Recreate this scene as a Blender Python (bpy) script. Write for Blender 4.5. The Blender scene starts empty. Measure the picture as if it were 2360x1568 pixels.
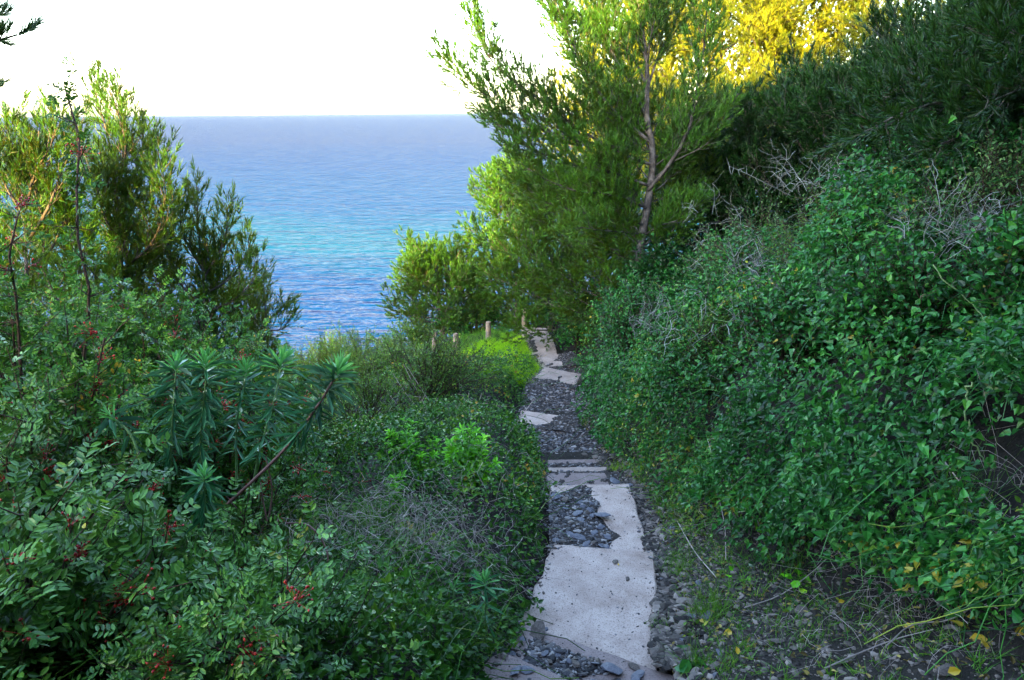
import bpy, math
import numpy as np
from mathutils import Vector, Matrix

S = bpy.context.scene
COL = S.collection
rng = np.random.default_rng(7)
UP = np.array([0., 0., 1.])

# ------------------------------------------------------------------ camera
F = 768.0
PITCH = math.atan((340 - 112.5) / F)
ROLL = math.radians(0.5)
cf = np.array([0, math.cos(PITCH), -math.sin(PITCH)])
cu0 = np.array([0, math.sin(PITCH), math.cos(PITCH)])
cr0 = np.array([1., 0, 0])
cr = cr0 * math.cos(ROLL) - cu0 * math.sin(ROLL)
cu = cu0 * math.cos(ROLL) + cr0 * math.sin(ROLL)
K = 1024 / 2359.0            # photo survey units -> metres of ray slope

cam_d = bpy.data.cameras.new('camera')
cam = bpy.data.objects.new('camera', cam_d)
COL.objects.link(cam)
cam_d.sensor_width = 36.0
cam_d.lens = 27.0
cam_d.clip_start = 0.05
cam_d.clip_end = 200000
M = Matrix(((cr[0], cu[0], -cf[0], 0), (cr[1], cu[1], -cf[1], 0), (cr[2], cu[2], -cf[2], 0), (0, 0, 0, 1)))
cam.matrix_world = M
S.camera = cam


def ray(dx, dy):
    return cf + cr * ((dx * K - 512) / F) + cu * ((340 - dy * K) / F)


def at(dx, dy, t):
    return ray(dx, dy) * t


def atz(dx, dy, z):
    d = ray(dx, dy)
    return d * (z / d[2])


# ------------------------------------------------------------------ terrain
ZP = np.array([(-60, 14), (-30, 9), (-12, 2.6), (-3, -.55), (0, -1.62), (2.2, -2.42), (3.9, -3.0), (5.2, -3.26), (6.67, -3.5), (7.3, -3.68),
               (7.8, -3.86), (8.4, -4.02), (10.5, -4.3), (13.2, -4.56), (14.7, -4.76), (16.8, -4.92), (18, -5.08), (20, -5.6),
               (24, -6.9), (28, -10), (40, -24), (62, -46), (100, -52)])
XP = np.array([(-3, -.3), (0, .1), (2, .2), (3.3, .36), (4, .5), (5.3, .7), (6.7, .77), (8.4, .72), (10.5, .52), (13.2, .9), (14.7, .85), (16.8, .62), (18, .42), (20, .2)])
TOE = np.array([(-5, 2.0), (0, 2.1), (3, 2.15), (3.9, 1.95), (4.9, 1.58), (6.5, 1.42), (8, 1.4), (10, 1.25), (12, 1.5), (14, 1.6), (16, 1.45), (18, 1.2), (20, 1.1), (40, 2.0)])


def zp(y): return np.interp(y, ZP[:, 0], ZP[:, 1])
def xp(y): return np.interp(y, XP[:, 0], XP[:, 1])
def toe(y): return np.interp(y, TOE[:, 0], TOE[:, 1])


def sstep(a, b, x):
    t = np.clip((x - a) / (b - a), 0, 1)
    return t * t * (3 - 2 * t)


_nr = np.random.default_rng(99)
_NW = [(_nr.normal(size=2), _nr.uniform(0, 6.28)) for _ in range(14)]


def noise2(x, y, scale=1.0, off=0):
    v = 0
    for i in range(7):
        w, p = _NW[(i + off) % 14]
        k = 1.0 / scale * (0.7 + .35 * i) / (np.hypot(*w) + .2)
        v = v + np.sin((w[0] * x + w[1] * y) * k * 2.2 + p + off * 1.7 + 1.3 * np.sin((w[1] * x - w[0] * y) * k * 1.4 + p * 2)) * (.85 ** i)
    return v / 3.2


SUN = np.array([-.30, -.95, .258])


def shade_plane(x, y):
    q = .954 * x - .301 * y           # along the unseen ridge: knoll and saddle shaped to steer sun and shade
    return 6.1 + .65 * x - .477 * y + 1.0 * np.exp(-((q + 1.9) / 1.4) ** 2) - 1.3 * np.exp(-((q + 6.0) / 1.2) ** 2) + 1.2 * np.exp(-((q + 8.7) / 1.1) ** 2)


def terrain(x, y):
    x = np.asarray(x, float); y = np.asarray(y, float)
    b = zp(y)
    c = xp(y)
    e = c + .46
    r0 = np.clip(x - e, 0, None)
    tw = np.clip(toe(y) - e, .05, None)
    near = .28 * np.minimum(r0, tw)
    r = np.clip(x - toe(y), 0, None)
    hmax = np.interp(y, [0, 6, 9, 12, 16, 20, 30], [2.9, 3.05, 2.6, 1.6, 1.2, 1.0, .4])
    steep = np.interp(y, [0, 4, 6, 13, 16], [1.35, 1.45, 1.9, 2.1, 1.5])
    bank = hmax * (1 - np.exp(-steep * r / hmax)) + .30 * np.clip(r - 2, 0, 26)
    l = np.clip((c - .43) - x, 0, None)
    left = .22 * sstep(0, .7, l) * (1 - sstep(12, 14, y)) - .20 * np.minimum(l, 2) * sstep(13, 15, y) - .30 * np.clip(l - 1.8, 0, None) - .45 * np.clip(l - 9, 0, None)
    h = b + near + bank + left
    off = np.maximum(r0, l)
    h = h - .09 * (1 - sstep(.45, .95, np.abs(x - c))) * sstep(1.0, 1.6, y)
    h = h + .05 * noise2(x, y, 1.1) * sstep(.1, .8, off) + .16 * noise2(x, y, 5, 3) * sstep(1, 4, off)
    d = -.301 * x - .954 * y
    hill = shade_plane(x, y) - .36 * np.clip(30 - d, 0, None) - .5 * np.clip(d - 31, 0, None)
    h = np.where(hill > h, hill, h)
    return np.maximum(h, -60)


def tnormal(x, y, e=.15):
    gx = (terrain(x + e, y) - terrain(x - e, y)) / (2 * e)
    gy = (terrain(x, y + e) - terrain(x, y - e)) / (2 * e)
    n = np.stack([-gx, -gy, np.ones_like(gx)], -1)
    return n / np.linalg.norm(n, axis=-1, keepdims=True)


# ------------------------------------------------------------------ mesh helpers
def norm(v): return v / (np.linalg.norm(v, axis=-1, keepdims=True) + 1e-9)


class MB:
    """collects vertices and faces of one mesh"""
    def __init__(s): s.v = []; s.f = []; s.n = 0; s.sm = []

    def add(s, v, f, smooth=False):
        v = np.asarray(v, float).reshape(-1, 3); f = np.asarray(f, int)
        if len(v) == 0: return
        s.f.append(f + s.n); s.v.append(v); s.n += len(v); s.sm.append(np.full(len(f), smooth))

    def tube(s, pts, rad, k=5, cap=True):
        pts = np.asarray(pts, float); n = len(pts)
        rad = np.broadcast_to(np.asarray(rad, float), (n,))
        t = norm(np.gradient(pts, axis=0))
        ref = np.array([1., .13, .07]) if abs(t[:, 0]).mean() < .8 else np.array([.1, 1., .05])
        a = norm(np.cross(t, ref)); b = np.cross(t, a)
        th = np.arange(k) * 2 * math.pi / k
        ring = pts[:, None] + rad[:, None, None] * (np.cos(th)[None, :, None] * a[:, None] + np.sin(th)[None, :, None] * b[:, None])
        i = np.arange(n - 1)[:, None] * k; j = np.arange(k)[None]; j2 = (j + 1) % k
        q = np.stack([i + j, i + j2, i + k + j2, i + k + j], -1).reshape(-1, 4)
        s.add(ring.reshape(-1, 3), q, True)

    def build(s, name, mat, parent=None, loc=None):
        me = bpy.data.meshes.new(name)
        if s.v:
            v = np.concatenate(s.v)
            if loc is not None: v = v - np.asarray(loc)
            me.vertices.add(len(v)); me.vertices.foreach_set('co', v.astype(np.float32).ravel())
            tot = np.concatenate([np.full(len(f), f.shape[1]) for f in s.f]); idx = np.concatenate([f.ravel() for f in s.f])
            me.loops.add(len(idx)); me.loops.foreach_set('vertex_index', idx.astype(np.int32))
            me.polygons.add(len(tot))
            st = np.concatenate([[0], np.cumsum(tot)[:-1]])
            me.polygons.foreach_set('loop_start', st.astype(np.int32))
            me.polygons.foreach_set('use_smooth', np.concatenate(s.sm))
            me.update(calc_edges=True)
        me.materials.append(mat)
        o = bpy.data.objects.new(name, me); COL.objects.link(o)
        if parent is not None: o.parent = parent
        elif loc is not None: o.location = loc
        return o


def tag(o, label, cat=None, group=None, kind=None):
    if label: o['label'] = label
    if cat: o['category'] = cat
    if group: o['group'] = group
    if kind: o['kind'] = kind
    return o


def thing(name, loc, label, cat, group=None):
    o = bpy.data.objects.new(name, None); COL.objects.link(o)
    o.empty_display_size = .2
    o.location = loc
    return tag(o, label, cat, group)


def needles(mb, sp, sd, sl, n, L, W, R, a0=.25, a1=.8):
    n = max(8, int(n * .68)); W = W * 1.75
    """sp, sd: shoot bases and directions; n needles on each"""
    m = len(sp)
    if m == 0: return
    sp = np.asarray(sp); sd = norm(np.asarray(sd)); sl = np.asarray(sl)
    s = R.uniform(.05, 1, (m, n)) ** .8
    base = sp[:, None] + sd[:, None] * (sl[:, None] * s)[..., None]
    pv = norm(np.cross(sd[:, None], R.normal(size=(m, n, 3))))
    a = R.uniform(a0, a1, (m, n)) * (1.15 - .45 * s)
    d = sd[:, None] * np.cos(a)[..., None] + pv * np.sin(a)[..., None]
    ln = L * R.uniform(.7, 1.15, (m, n))
    tip = base + d * ln[..., None] + UP * (.08 * ln)[..., None]
    w = norm(np.cross(d, R.normal(size=(m, n, 3)))) * (W * .5)
    v = np.stack([base - w, base + w, tip], 2).reshape(-1, 3)
    f = np.arange(m * n * 3).reshape(-1, 3)
    mb.add(v, f)


def leaves(mb, P, D, N, L, W, R, shape=(.32, .5, .68, .42), fold=.18, droop=.12):
    """leaf blades of six vertices folded on the midrib"""
    m = len(P)
    if m == 0: return
    D = norm(D); X = norm(np.cross(D, N)); Z = np.cross(X, D)
    L = np.broadcast_to(np.asarray(L, float), (m,))[:, None]; W = np.broadcast_to(np.asarray(W, float), (m,))[:, None]
    a, aw, b, bw = shape
    dr = droop * R.uniform(.2, 1.8, (m, 1))
    tip = P + D * L - Z * dr * L
    mid = -Z * dr * L
    la = P + D * L * a - X * W * aw + Z * W * fold + mid * a * a
    ra = P + D * L * a + X * W * aw + Z * W * fold + mid * a * a
    lb = P + D * L * b - X * W * bw + Z * W * fold + mid * b * b
    rb = P + D * L * b + X * W * bw + Z * W * fold + mid * b * b
    v = np.stack([P, la, lb, tip, rb, ra], 1).reshape(-1, 3)
    i = np.arange(m)[:, None] * 6
    f = np.concatenate([i + np.array([[0, 3, 2, 1]]), i + np.array([[0, 5, 4, 3]])])
    mb.add(v, f)


def blades(mb, P, D, L, W, R, bend=.5, seg=3):
    """grass blades: tapering strips that bend over"""
    m = len(P)
    if m == 0: return
    D = norm(D); L = np.broadcast_to(np.asarray(L, float), (m,))[:, None]
    side = norm(np.cross(D, R.normal(size=(m, 3)))); H = np.cross(side, D)
    H[:, 2] = -np.abs(H[:, 2])
    bd = bend * R.uniform(.2, 1.5, (m, 1))
    vs = []
    for k in range(seg + 1):
        s = k / seg
        c = P + D * L * s + H * L * bd * s * s
        w = W * .5 * (1 - s * .97)
        vs += [c - side * w, c + side * w]
    v = np.stack(vs, 1).reshape(-1, 3)
    i = np.arange(m)[:, None] * (2 * seg + 2)
    f = np.concatenate([i + np.array([[2 * k, 2 * k + 1, 2 * k + 3, 2 * k + 2]]) for k in range(seg)])
    mb.add(v, f)


ICO_V = None
def _ico():
    global ICO_V, ICO_F
    p = (1 + 5 ** .5) / 2
    v = np.array([(-1, p, 0), (1, p, 0), (-1, -p, 0), (1, -p, 0), (0, -1, p), (0, 1, p), (0, -1, -p), (0, 1, -p), (p, 0, -1), (p, 0, 1), (-p, 0, -1), (-p, 0, 1)], float)
    ICO_V = v / np.linalg.norm(v[0])
    ICO_F = np.array([(0, 11, 5), (0, 5, 1), (0, 1, 7), (0, 7, 10), (0, 10, 11), (1, 5, 9), (5, 11, 4), (11, 10, 2), (10, 7, 6), (7, 1, 8), (3, 9, 4), (3, 4, 2), (3, 2, 6), (3, 6, 8), (3, 8, 9), (4, 9, 5), (2, 4, 11), (6, 2, 10), (8, 6, 7), (9, 8, 1)])
_ico()


def pebbles(mb, P, size, R, flat=.4, tilt=.35, smooth=False):
    m = len(P)
    if m == 0: return
    size = np.broadcast_to(np.asarray(size, float), (m,))
    v = ICO_V[None] * R.uniform(.62, 1.25, (m, 12, 1))
    v = v * np.stack([R.uniform(.8, 1.5, m), R.uniform(.55, 1.0, m), R.uniform(flat * .6, flat * 1.4, m)], -1)[:, None]
    th = R.uniform(0, 6.28, m); c, s = np.cos(th)[:, None], np.sin(th)[:, None]
    tx = R.normal(0, tilt, (m, 1)); 
    y2 = v[..., 1] * np.cos(tx) - v[..., 2] * np.sin(tx); z2 = v[..., 1] * np.sin(tx) + v[..., 2] * np.cos(tx)
    x2 = v[..., 0]
    v = np.stack([x2 * c - y2 * s, x2 * s + y2 * c, z2], -1) * size[:, None, None] + np.asarray(P)[:, None]
    f = (np.arange(m)[:, None, None] * 12 + ICO_F[None]).reshape(-1, 3)
    mb.add(v.reshape(-1, 3), f, smooth)


def resample(pts, n):
    pts = np.asarray(pts, float)
    if len(pts) > 2:          # Catmull-Rom through the points
        p = np.vstack([2 * pts[0] - pts[1], pts, 2 * pts[-1] - pts[-2]])
        out = []
        for i in range(1, len(p) - 2):
            for u in np.linspace(0, 1, 8, endpoint=False):
                out.append(.5 * (2 * p[i] + (p[i + 1] - p[i - 1]) * u + (2 * p[i - 1] - 5 * p[i] + 4 * p[i + 1] - p[i + 2]) * u * u + (3 * p[i] - p[i - 1] - 3 * p[i + 1] + p[i + 2]) * u ** 3))
        out.append(pts[-1]); pts = np.array(out)
    d = np.r_[0, np.cumsum(np.linalg.norm(np.diff(pts, axis=0), axis=1))]
    s = np.linspace(0, d[-1], n)
    return np.stack([np.interp(s, d, pts[:, k]) for k in range(3)], 1)


def arc(p0, d, L, bend, n, R, wob=.03):
    s = np.linspace(0, 1, n)[:, None]
    w = np.cumsum(R.normal(0, wob * L / n ** .5, (n, 3)), 0); w[0] = 0
    return p0 + norm(d) * L * s + UP * bend * L * s * s + w


# ------------------------------------------------------------------ materials
def mat_base(name):
    m = bpy.data.materials.new(name); m.use_nodes = True
    nt = m.node_tree; nt.nodes.clear()
    out = nt.nodes.new('ShaderNodeOutputMaterial')
    return m, nt, out


def nd(nt, t, **kw):
    n = nt.nodes.new(t)
    for k, v in kw.items(): setattr(n, k, v)
    return n


def ramp(nt, src, stops):
    r = nt.nodes.new('ShaderNodeValToRGB')
    e = r.color_ramp.elements
    while len(e) < len(stops): e.new(.5)
    for i, (p, c) in enumerate(stops):
        e[i].position = p; e[i].color = (*c, 1) if len(c) == 3 else c
    nt.links.new(src, r.inputs[0])
    return r


DEEP = dict(golden_pine_needles=1, sun_tinted_needles=1, bright_leaf=.99, spurge_tip_leaf=.7, spurge_leaf=.95, lime_grass=.75, dry_stalk_fibre=1, grey_thorn_twig=1, red_berry=1, yellow_fallen_leaf=1, mastic_leaf=.8, creeper_leaf=.60, dark_pine_needles=.30, pine_needles=.45, light_pine_needles=.52)


def leaf_mat(name, stops, rough=.45, trans=.25, tcol=(.25, .4, .03), scale=1.2, spec=.5, back=None):
    """foliage: per-leaf random hue (stops along the random value) crossed with a clump noise"""
    k_ = DEEP.get(name, .68); tint = (1, 1, 1) if k_ >= 1 or 'spurge' in name else (.95, 1.12, .78) if name == 'creeper_leaf' else (.95, 1.15, .62)
    sp_ = (lambda q: 1.0) if k_ >= 1 else (lambda q: .55 + 1.05 * q)      # widen the spread between dark and light leaf tones, for contrast
    stops = [(q, tuple(v * k_ * sp_(q) * 1.12 * w_ for v, w_ in zip(c, tint))) for q, c in stops]
    if back: back = tuple(v * .55 for v in back)
    m, nt, out = mat_base(name); lk = nt.links.new
    geo = nd(nt, 'ShaderNodeNewGeometry')
    tc = nd(nt, 'ShaderNodeTexCoord')
    nz = nd(nt, 'ShaderNodeTexNoise'); nz.inputs['Scale'].default_value = scale; nz.inputs['Detail'].default_value = 3
    lk(tc.outputs['Object'], nz.inputs['Vector'])
    mx = nd(nt, 'ShaderNodeMath', operation='MULTIPLY_ADD'); mx.inputs[1].default_value = .64; 
    lk(geo.outputs['Random Per Island'], mx.inputs[0])
    sub = nd(nt, 'ShaderNodeMath', operation='MULTIPLY_ADD'); sub.inputs[1].default_value = 1.3; sub.inputs[2].default_value = -.42
    lk(nz.outputs['Fac'], sub.inputs[0]); lk(sub.outputs[0], mx.inputs[2])
    r = ramp(nt, mx.outputs[0], stops)
    p = nd(nt, 'ShaderNodeBsdfPrincipled')
    lk(r.outputs[0], p.inputs['Base Color']); p.inputs['Roughness'].default_value = rough
    p.inputs['Specular IOR Level'].default_value = spec * .75
    if back:
        bm_ = nd(nt, 'ShaderNodeMix', data_type='RGBA'); lk(geo.outputs['Backfacing'], bm_.inputs['Factor'])
        lk(r.outputs[0], bm_.inputs[6]); bm_.inputs[7].default_value = (*back, 1); lk(bm_.outputs[2], p.inputs['Base Color'])
    if trans > 0:
        t = nd(nt, 'ShaderNodeBsdfTranslucent')
        tm = nd(nt, 'ShaderNodeMix', data_type='RGBA'); tm.inputs['Factor'].default_value = .55
        lk(r.outputs[0], tm.inputs[6]); tm.inputs[7].default_value = (*tcol, 1); lk(tm.outputs[2], t.inputs['Color'])
        ms = nd(nt, 'ShaderNodeMixShader'); ms.inputs[0].default_value = trans
        lk(p.outputs[0], ms.inputs[1]); lk(t.outputs[0], ms.inputs[2]); lk(ms.outputs[0], out.inputs[0])
    else:
        lk(p.outputs[0], out.inputs[0])
    return m


def rough_mat(name, stops, scale=8, rough=.85, bump=.3, bscale=30, detail=6, island=0., dist=.02, spec=.3):
    m, nt, out = mat_base(name); lk = nt.links.new
    tc = nd(nt, 'ShaderNodeTexCoord')
    nz = nd(nt, 'ShaderNodeTexNoise'); nz.inputs['Scale'].default_value = scale; nz.inputs['Detail'].default_value = detail; nz.inputs['Roughness'].default_value = .65
    lk(tc.outputs['Object'], nz.inputs['Vector'])
    src = nz.outputs['Fac']
    if island:
        geo = nd(nt, 'ShaderNodeNewGeometry')
        a = nd(nt, 'ShaderNodeMath', operation='MULTIPLY_ADD'); a.inputs[1].default_value = island
        lk(geo.outputs['Random Per Island'], a.inputs[0])
        b = nd(nt, 'ShaderNodeMath', operation='MULTIPLY_ADD'); b.inputs[1].default_value = 1 - island; b.inputs[2].default_value = 0
        lk(src, b.inputs[0]); lk(b.outputs[0], a.inputs[2]); src = a.outputs[0]
    r = ramp(nt, src, stops)
    p = nd(nt, 'ShaderNodeBsdfPrincipled'); p.inputs['Roughness'].default_value = rough
    p.inputs['Specular IOR Level'].default_value = spec
    lk(r.outputs[0], p.inputs['Base Color'])
    n2 = nd(nt, 'ShaderNodeTexNoise'); n2.inputs['Scale'].default_value = bscale; n2.inputs['Detail'].default_value = 5
    lk(tc.outputs['Object'], n2.inputs['Vector'])
    bp = nd(nt, 'ShaderNodeBump'); bp.inputs['Strength'].default_value = bump; bp.inputs['Distance'].default_value = dist
    lk(n2.outputs['Fac'], bp.inputs['Height']); lk(bp.outputs[0], p.inputs['Normal'])
    lk(p.outputs[0], out.inputs[0])
    return m


MT = {}
MT['needle'] = leaf_mat('pine_needles', [(0, (.012, .06, .016)), (.45, (.03, .125, .024)), (.8, (.06, .20, .03)), (1, (.10, .23, .03))], .5, .2, (.5, .42, .01), 1.4)
MT['needle_gold'] = leaf_mat('golden_pine_needles', [(0, (.10, .13, .012)), (.45, (.22, .21, .012)), (.8, (.40, .32, .012)), (1, (.55, .42, .02))], .5, .4, (.8, .55, .01), 1.4)
MT['needle_light'] = leaf_mat('light_pine_needles', [(0, (.010, .07, .014)), (.45, (.03, .15, .02)), (.8, (.07, .22, .025)), (1, (.14, .26, .03))], .5, .3, (.5, .5, .02), 1.1)
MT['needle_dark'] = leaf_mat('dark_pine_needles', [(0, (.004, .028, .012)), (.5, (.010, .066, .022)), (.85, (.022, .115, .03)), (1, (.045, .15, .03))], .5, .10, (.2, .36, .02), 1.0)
MT['needle_sunlit'] = leaf_mat('sun_tinted_needles', [(0, (.018, .055, .008)), (.38, (.06, .12, .010)), (.68, (.19, .25, .014)), (1, (.36, .36, .03))], .5, .38, (.75, .62, .04), 1.2)  # golden sunlight on the back pines is put into this needle colour
MT['creeper'] = leaf_mat('creeper_leaf', [(0, (.004, .030, .010)), (.35, (.012, .095, .024)), (.75, (.035, .19, .04)), (.97, (.10, .28, .05)), (1, (.35, .24, .03))], .38, .15, (.12, .35, .05), 1.1, .55)
MT['creeper_left'] = leaf_mat('ground_creeper_leaf', [(0, (.006, .028, .008)), (.4, (.014, .080, .014)), (.75, (.05, .16, .022)), (.95, (.15, .23, .03)), (1, (.3, .15, .03))], .4, .15, (.15, .35, .04), 1.6, .5)
MT['mastic'] = leaf_mat('mastic_leaf', [(0, (.018, .07, .026)), (.4, (.04, .13, .036)), (.75, (.085, .20, .055)), (.97, (.15, .26, .06)), (1, (.3, .22, .04))], .33, .15, (.2, .4, .04), 1.5, .6, back=(.07, .16, .08))
MT['mastic_dark'] = leaf_mat('mastic_leaf_dark', [(0, (.010, .050, .012)), (.4, (.022, .10, .018)), (.75, (.05, .165, .026)), (.97, (.13, .22, .04)), (1, (.4, .2, .03))], .42, .15, (.2, .4, .04), 1.5, .38)
MT['small'] = leaf_mat('small_shrub_leaf', [(0, (.016, .07, .018)), (.45, (.04, .13, .03)), (.8, (.10, .20, .035)), (1, (.30, .28, .05))], .45, .2, (.3, .4, .03), 1.3)
MT['grey'] = leaf_mat('grey_shrub_leaf', [(0, (.04, .10, .06)), (.5, (.08, .17, .09)), (1, (.20, .28, .15))], .6, .15, (.2, .4, .1), 1.3)
MT['laurel'] = leaf_mat('bright_leaf', [(0, (.03, .15, .01)), (.4, (.07, .28, .012)), (.8, (.14, .40, .02)), (1, (.30, .48, .03))], .32, .25, (.3, .6, .02), 2.5, .6)
MT['spurge'] = leaf_mat('spurge_leaf', [(0, (.015, .085, .05)), (.5, (.035, .16, .075)), (1, (.10, .26, .13))], .3, .15, (.1, .4, .1), 3, .5, back=(.07, .17, .13))
MT['spurge_tip'] = leaf_mat('spurge_tip_leaf', [(0, (.04, .22, .06)), (.5, (.08, .33, .09)), (1, (.15, .42, .12))], .4, .25, (.2, .6, .1), 3, .5)
MT['lime'] = leaf_mat('lime_grass', [(0, (.07, .22, .005)), (.45, (.20, .42, .006)), (.8, (.36, .54, .010)), (1, (.55, .55, .04))], .55, .25, (.4, .6, .02), 1.5, .3)
MT['grass'] = leaf_mat('green_grass', [(0, (.025, .11, .018)), (.45, (.06, .2, .025)), (.8, (.12, .28, .03)), (1, (.33, .33, .1))], .5, .25, (.3, .5, .04), 2, .4)
MT['dry'] = leaf_mat('dry_stalk_fibre', [(0, (.12, .10, .095)), (.5, (.30, .25, .24)), (.85, (.46, .39, .37)), (1, (.6, .52, .47))], .7, 0, scale=3, spec=.3)
MT['thorn'] = leaf_mat('grey_thorn_twig', [(0, (.05, .055, .05)), (.5, (.16, .17, .165)), (1, (.42, .44, .44))], .6, 0, scale=3, spec=.3)
MT['vine'] = rough_mat('vine_stem', [(.3, (.07, .14, .05)), (.7, (.2, .28, .12))], 20, .6)
MT['redstem'] = rough_mat('red_brown_stem', [(.3, (.07, .03, .025)), (.7, (.22, .12, .11))], 14, .6)
MT['greenstem'] = rough_mat('green_stem', [(.3, (.08, .2, .07)), (.7, (.2, .34, .15))], 14, .6)
MT['twig'] = rough_mat('shrub_twig', [(.3, (.02, .013, .010)), (.7, (.09, .055, .045))], 14, .75)
MT['pale_bark'] = rough_mat('pale_pine_bark', [(.3, (.022, .020, .019)), (.5, (.065, .06, .057)), (.75, (.19, .185, .18))], 9, .9, .6, 40)
MT['bark'] = rough_mat('pine_bark', [(.3, (.03, .025, .022)), (.5, (.085, .075, .07)), (.75, (.22, .20, .19))], 9, .9, .6, 40)
MT['berry'] = leaf_mat('red_berry', [(0, (.09, .006, .008)), (.5, (.28, .014, .018)), (1, (.5, .035, .025))], .25, 0, scale=5)
MT['yleaf'] = leaf_mat('yellow_fallen_leaf', [(0, (.5, .2, .03)), (.5, (.62, .42, .03)), (1, (.6, .5, .2))], .5, .2, (.7, .5, .05), 6)
MT['soil'] = rough_mat('dark_soil', [(.3, (.006, .005, .0045)), (.55, (.018, .015, .013)), (.8, (.05, .04, .035))], 5, .95, .7, 45, dist=.03)
MT['dirt'] = rough_mat('path_dirt', [(.3, (.016, .013, .013)), (.55, (.05, .042, .04)), (.8, (.12, .10, .095))], 30, .95, .8, 90, dist=.015)
MT['gravel'] = rough_mat('slate_gravel', [(.2, (.016, .015, .019)), (.42, (.05, .048, .058)), (.55, (.085, .068, .058)), (.7, (.13, .128, .15)), (.9, (.33, .30, .29)), (1, (.55, .5, .46))], 6, .6, .2, 60, island=.75)
MT['rubble'] = rough_mat('bank_rubble', [(.2, (.016, .013, .013)), (.45, (.055, .045, .042)), (.75, (.17, .14, .125)), (1, (.36, .30, .27))], 6, .75, .2, 60, island=.75)
MT['slate'] = rough_mat('slate_stone', [(.3, (.055, .06, .085)), (.5, (.11, .115, .15)), (.75, (.21, .20, .23))], 7, .55, .35, 25, dist=.01)
MT['slate_brown'] = rough_mat('brown_slate', [(.3, (.045, .036, .032)), (.5, (.10, .08, .072)), (.75, (.2, .17, .155))], 7, .7, .35, 25, dist=.01)


def concrete(name='worn_concrete', k=(1, 1, 1)):
    m, nt, out = mat_base(name); lk = nt.links.new
    tc = nd(nt, 'ShaderNodeTexCoord')
    a = nd(nt, 'ShaderNodeTexNoise'); a.inputs['Scale'].default_value = 2.6; a.inputs['Detail'].default_value = 8; a.inputs['Roughness'].default_value = .7
    b = nd(nt, 'ShaderNodeTexNoise'); b.inputs['Scale'].default_value = 95; b.inputs['Detail'].default_value = 3
    v = nd(nt, 'ShaderNodeTexVoronoi'); v.inputs['Scale'].default_value = 42
    for n in (a, b, v): lk(tc.outputs['Object'], n.inputs['Vector'])
    r = ramp(nt, a.outputs['Fac'], [(.30, (.20, .145, .12)), (.42, (.34, .265, .235)), (.58, (.45, .365, .33)), (.8, (.51, .42, .385))])
    sp = ramp(nt, b.outputs['Fac'], [(.33, (.42, .40, .40)), (.46, (1, 1, 1)), (.62, (1, 1, 1)), (.72, (1.0, 1.0, 1.0))])
    mx = nd(nt, 'ShaderNodeMix', data_type='RGBA', blend_type='MULTIPLY'); mx.inputs['Factor'].default_value = .8
    lk(r.outputs[0], mx.inputs[6]); lk(sp.outputs[0], mx.inputs[7])
    vr = ramp(nt, v.outputs['Distance'], [(.05, (.22, .18, .17)), (.16, (1, 1, 1))])
    c = nd(nt, 'ShaderNodeTexNoise'); c.inputs['Scale'].default_value = 9; lk(tc.outputs['Object'], c.inputs['Vector'])
    cr_ = ramp(nt, c.outputs['Fac'], [(.5, (0, 0, 0)), (.62, (1, 1, 1))])
    m2 = nd(nt, 'ShaderNodeMix', data_type='RGBA', blend_type='MULTIPLY')
    lk(cr_.outputs[0], m2.inputs['Factor']); lk(mx.outputs[2], m2.inputs[6]); lk(vr.outputs[0], m2.inputs[7])
    p = nd(nt, 'ShaderNodeBsdfPrincipled'); p.inputs['Roughness'].default_value = .9; p.inputs['Specular IOR Level'].default_value = .25
    oi = nd(nt, 'ShaderNodeObjectInfo'); orr = ramp(nt, oi.outputs['Random'], [(0, tuple(.86 * v for v in k)), (1, tuple(1.1 * v for v in k))])
    m3 = nd(nt, 'ShaderNodeMix', data_type='RGBA', blend_type='MULTIPLY'); m3.inputs['Factor'].default_value = 1
    lk(m2.outputs[2], m3.inputs[6]); lk(orr.outputs[0], m3.inputs[7]); lk(m3.outputs[2], p.inputs['Base Color'])
    bp = nd(nt, 'ShaderNodeBump'); bp.inputs['Strength'].default_value = .5; bp.inputs['Distance'].default_value = .006
    lk(b.outputs['Fac'], bp.inputs['Height']); lk(bp.outputs[0], p.inputs['Normal'])
    lk(p.outputs[0], out.inputs[0])
    return m
MT['concrete'] = concrete()
MT['dusty_concrete'] = concrete('dusty_concrete', (.62, .61, .66))


def post_mat():
    m = rough_mat('weathered_post', [(.25, (.08, .065, .06)), (.5, (.2, .165, .14)), (.7, (.28, .19, .08)), (.85, (.32, .28, .25))], 9, .9, .6, 40)
    return m
MT['post'] = post_mat()

# ------------------------------------------------------------------ ground, sea
def grid_axis(a, b, core0, core1, fine, coarse_growth=1.18):
    xs = list(np.arange(core0, core1 + 1e-6, fine))
    st = fine; x = core1
    while x < b:
        st *= coarse_growth; x += st; xs.append(x)
    st = fine; x = core0; pre = []
    while x > a:
        st *= coarse_growth; x -= st; pre.append(x)
    return np.array(pre[::-1] + xs)


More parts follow.
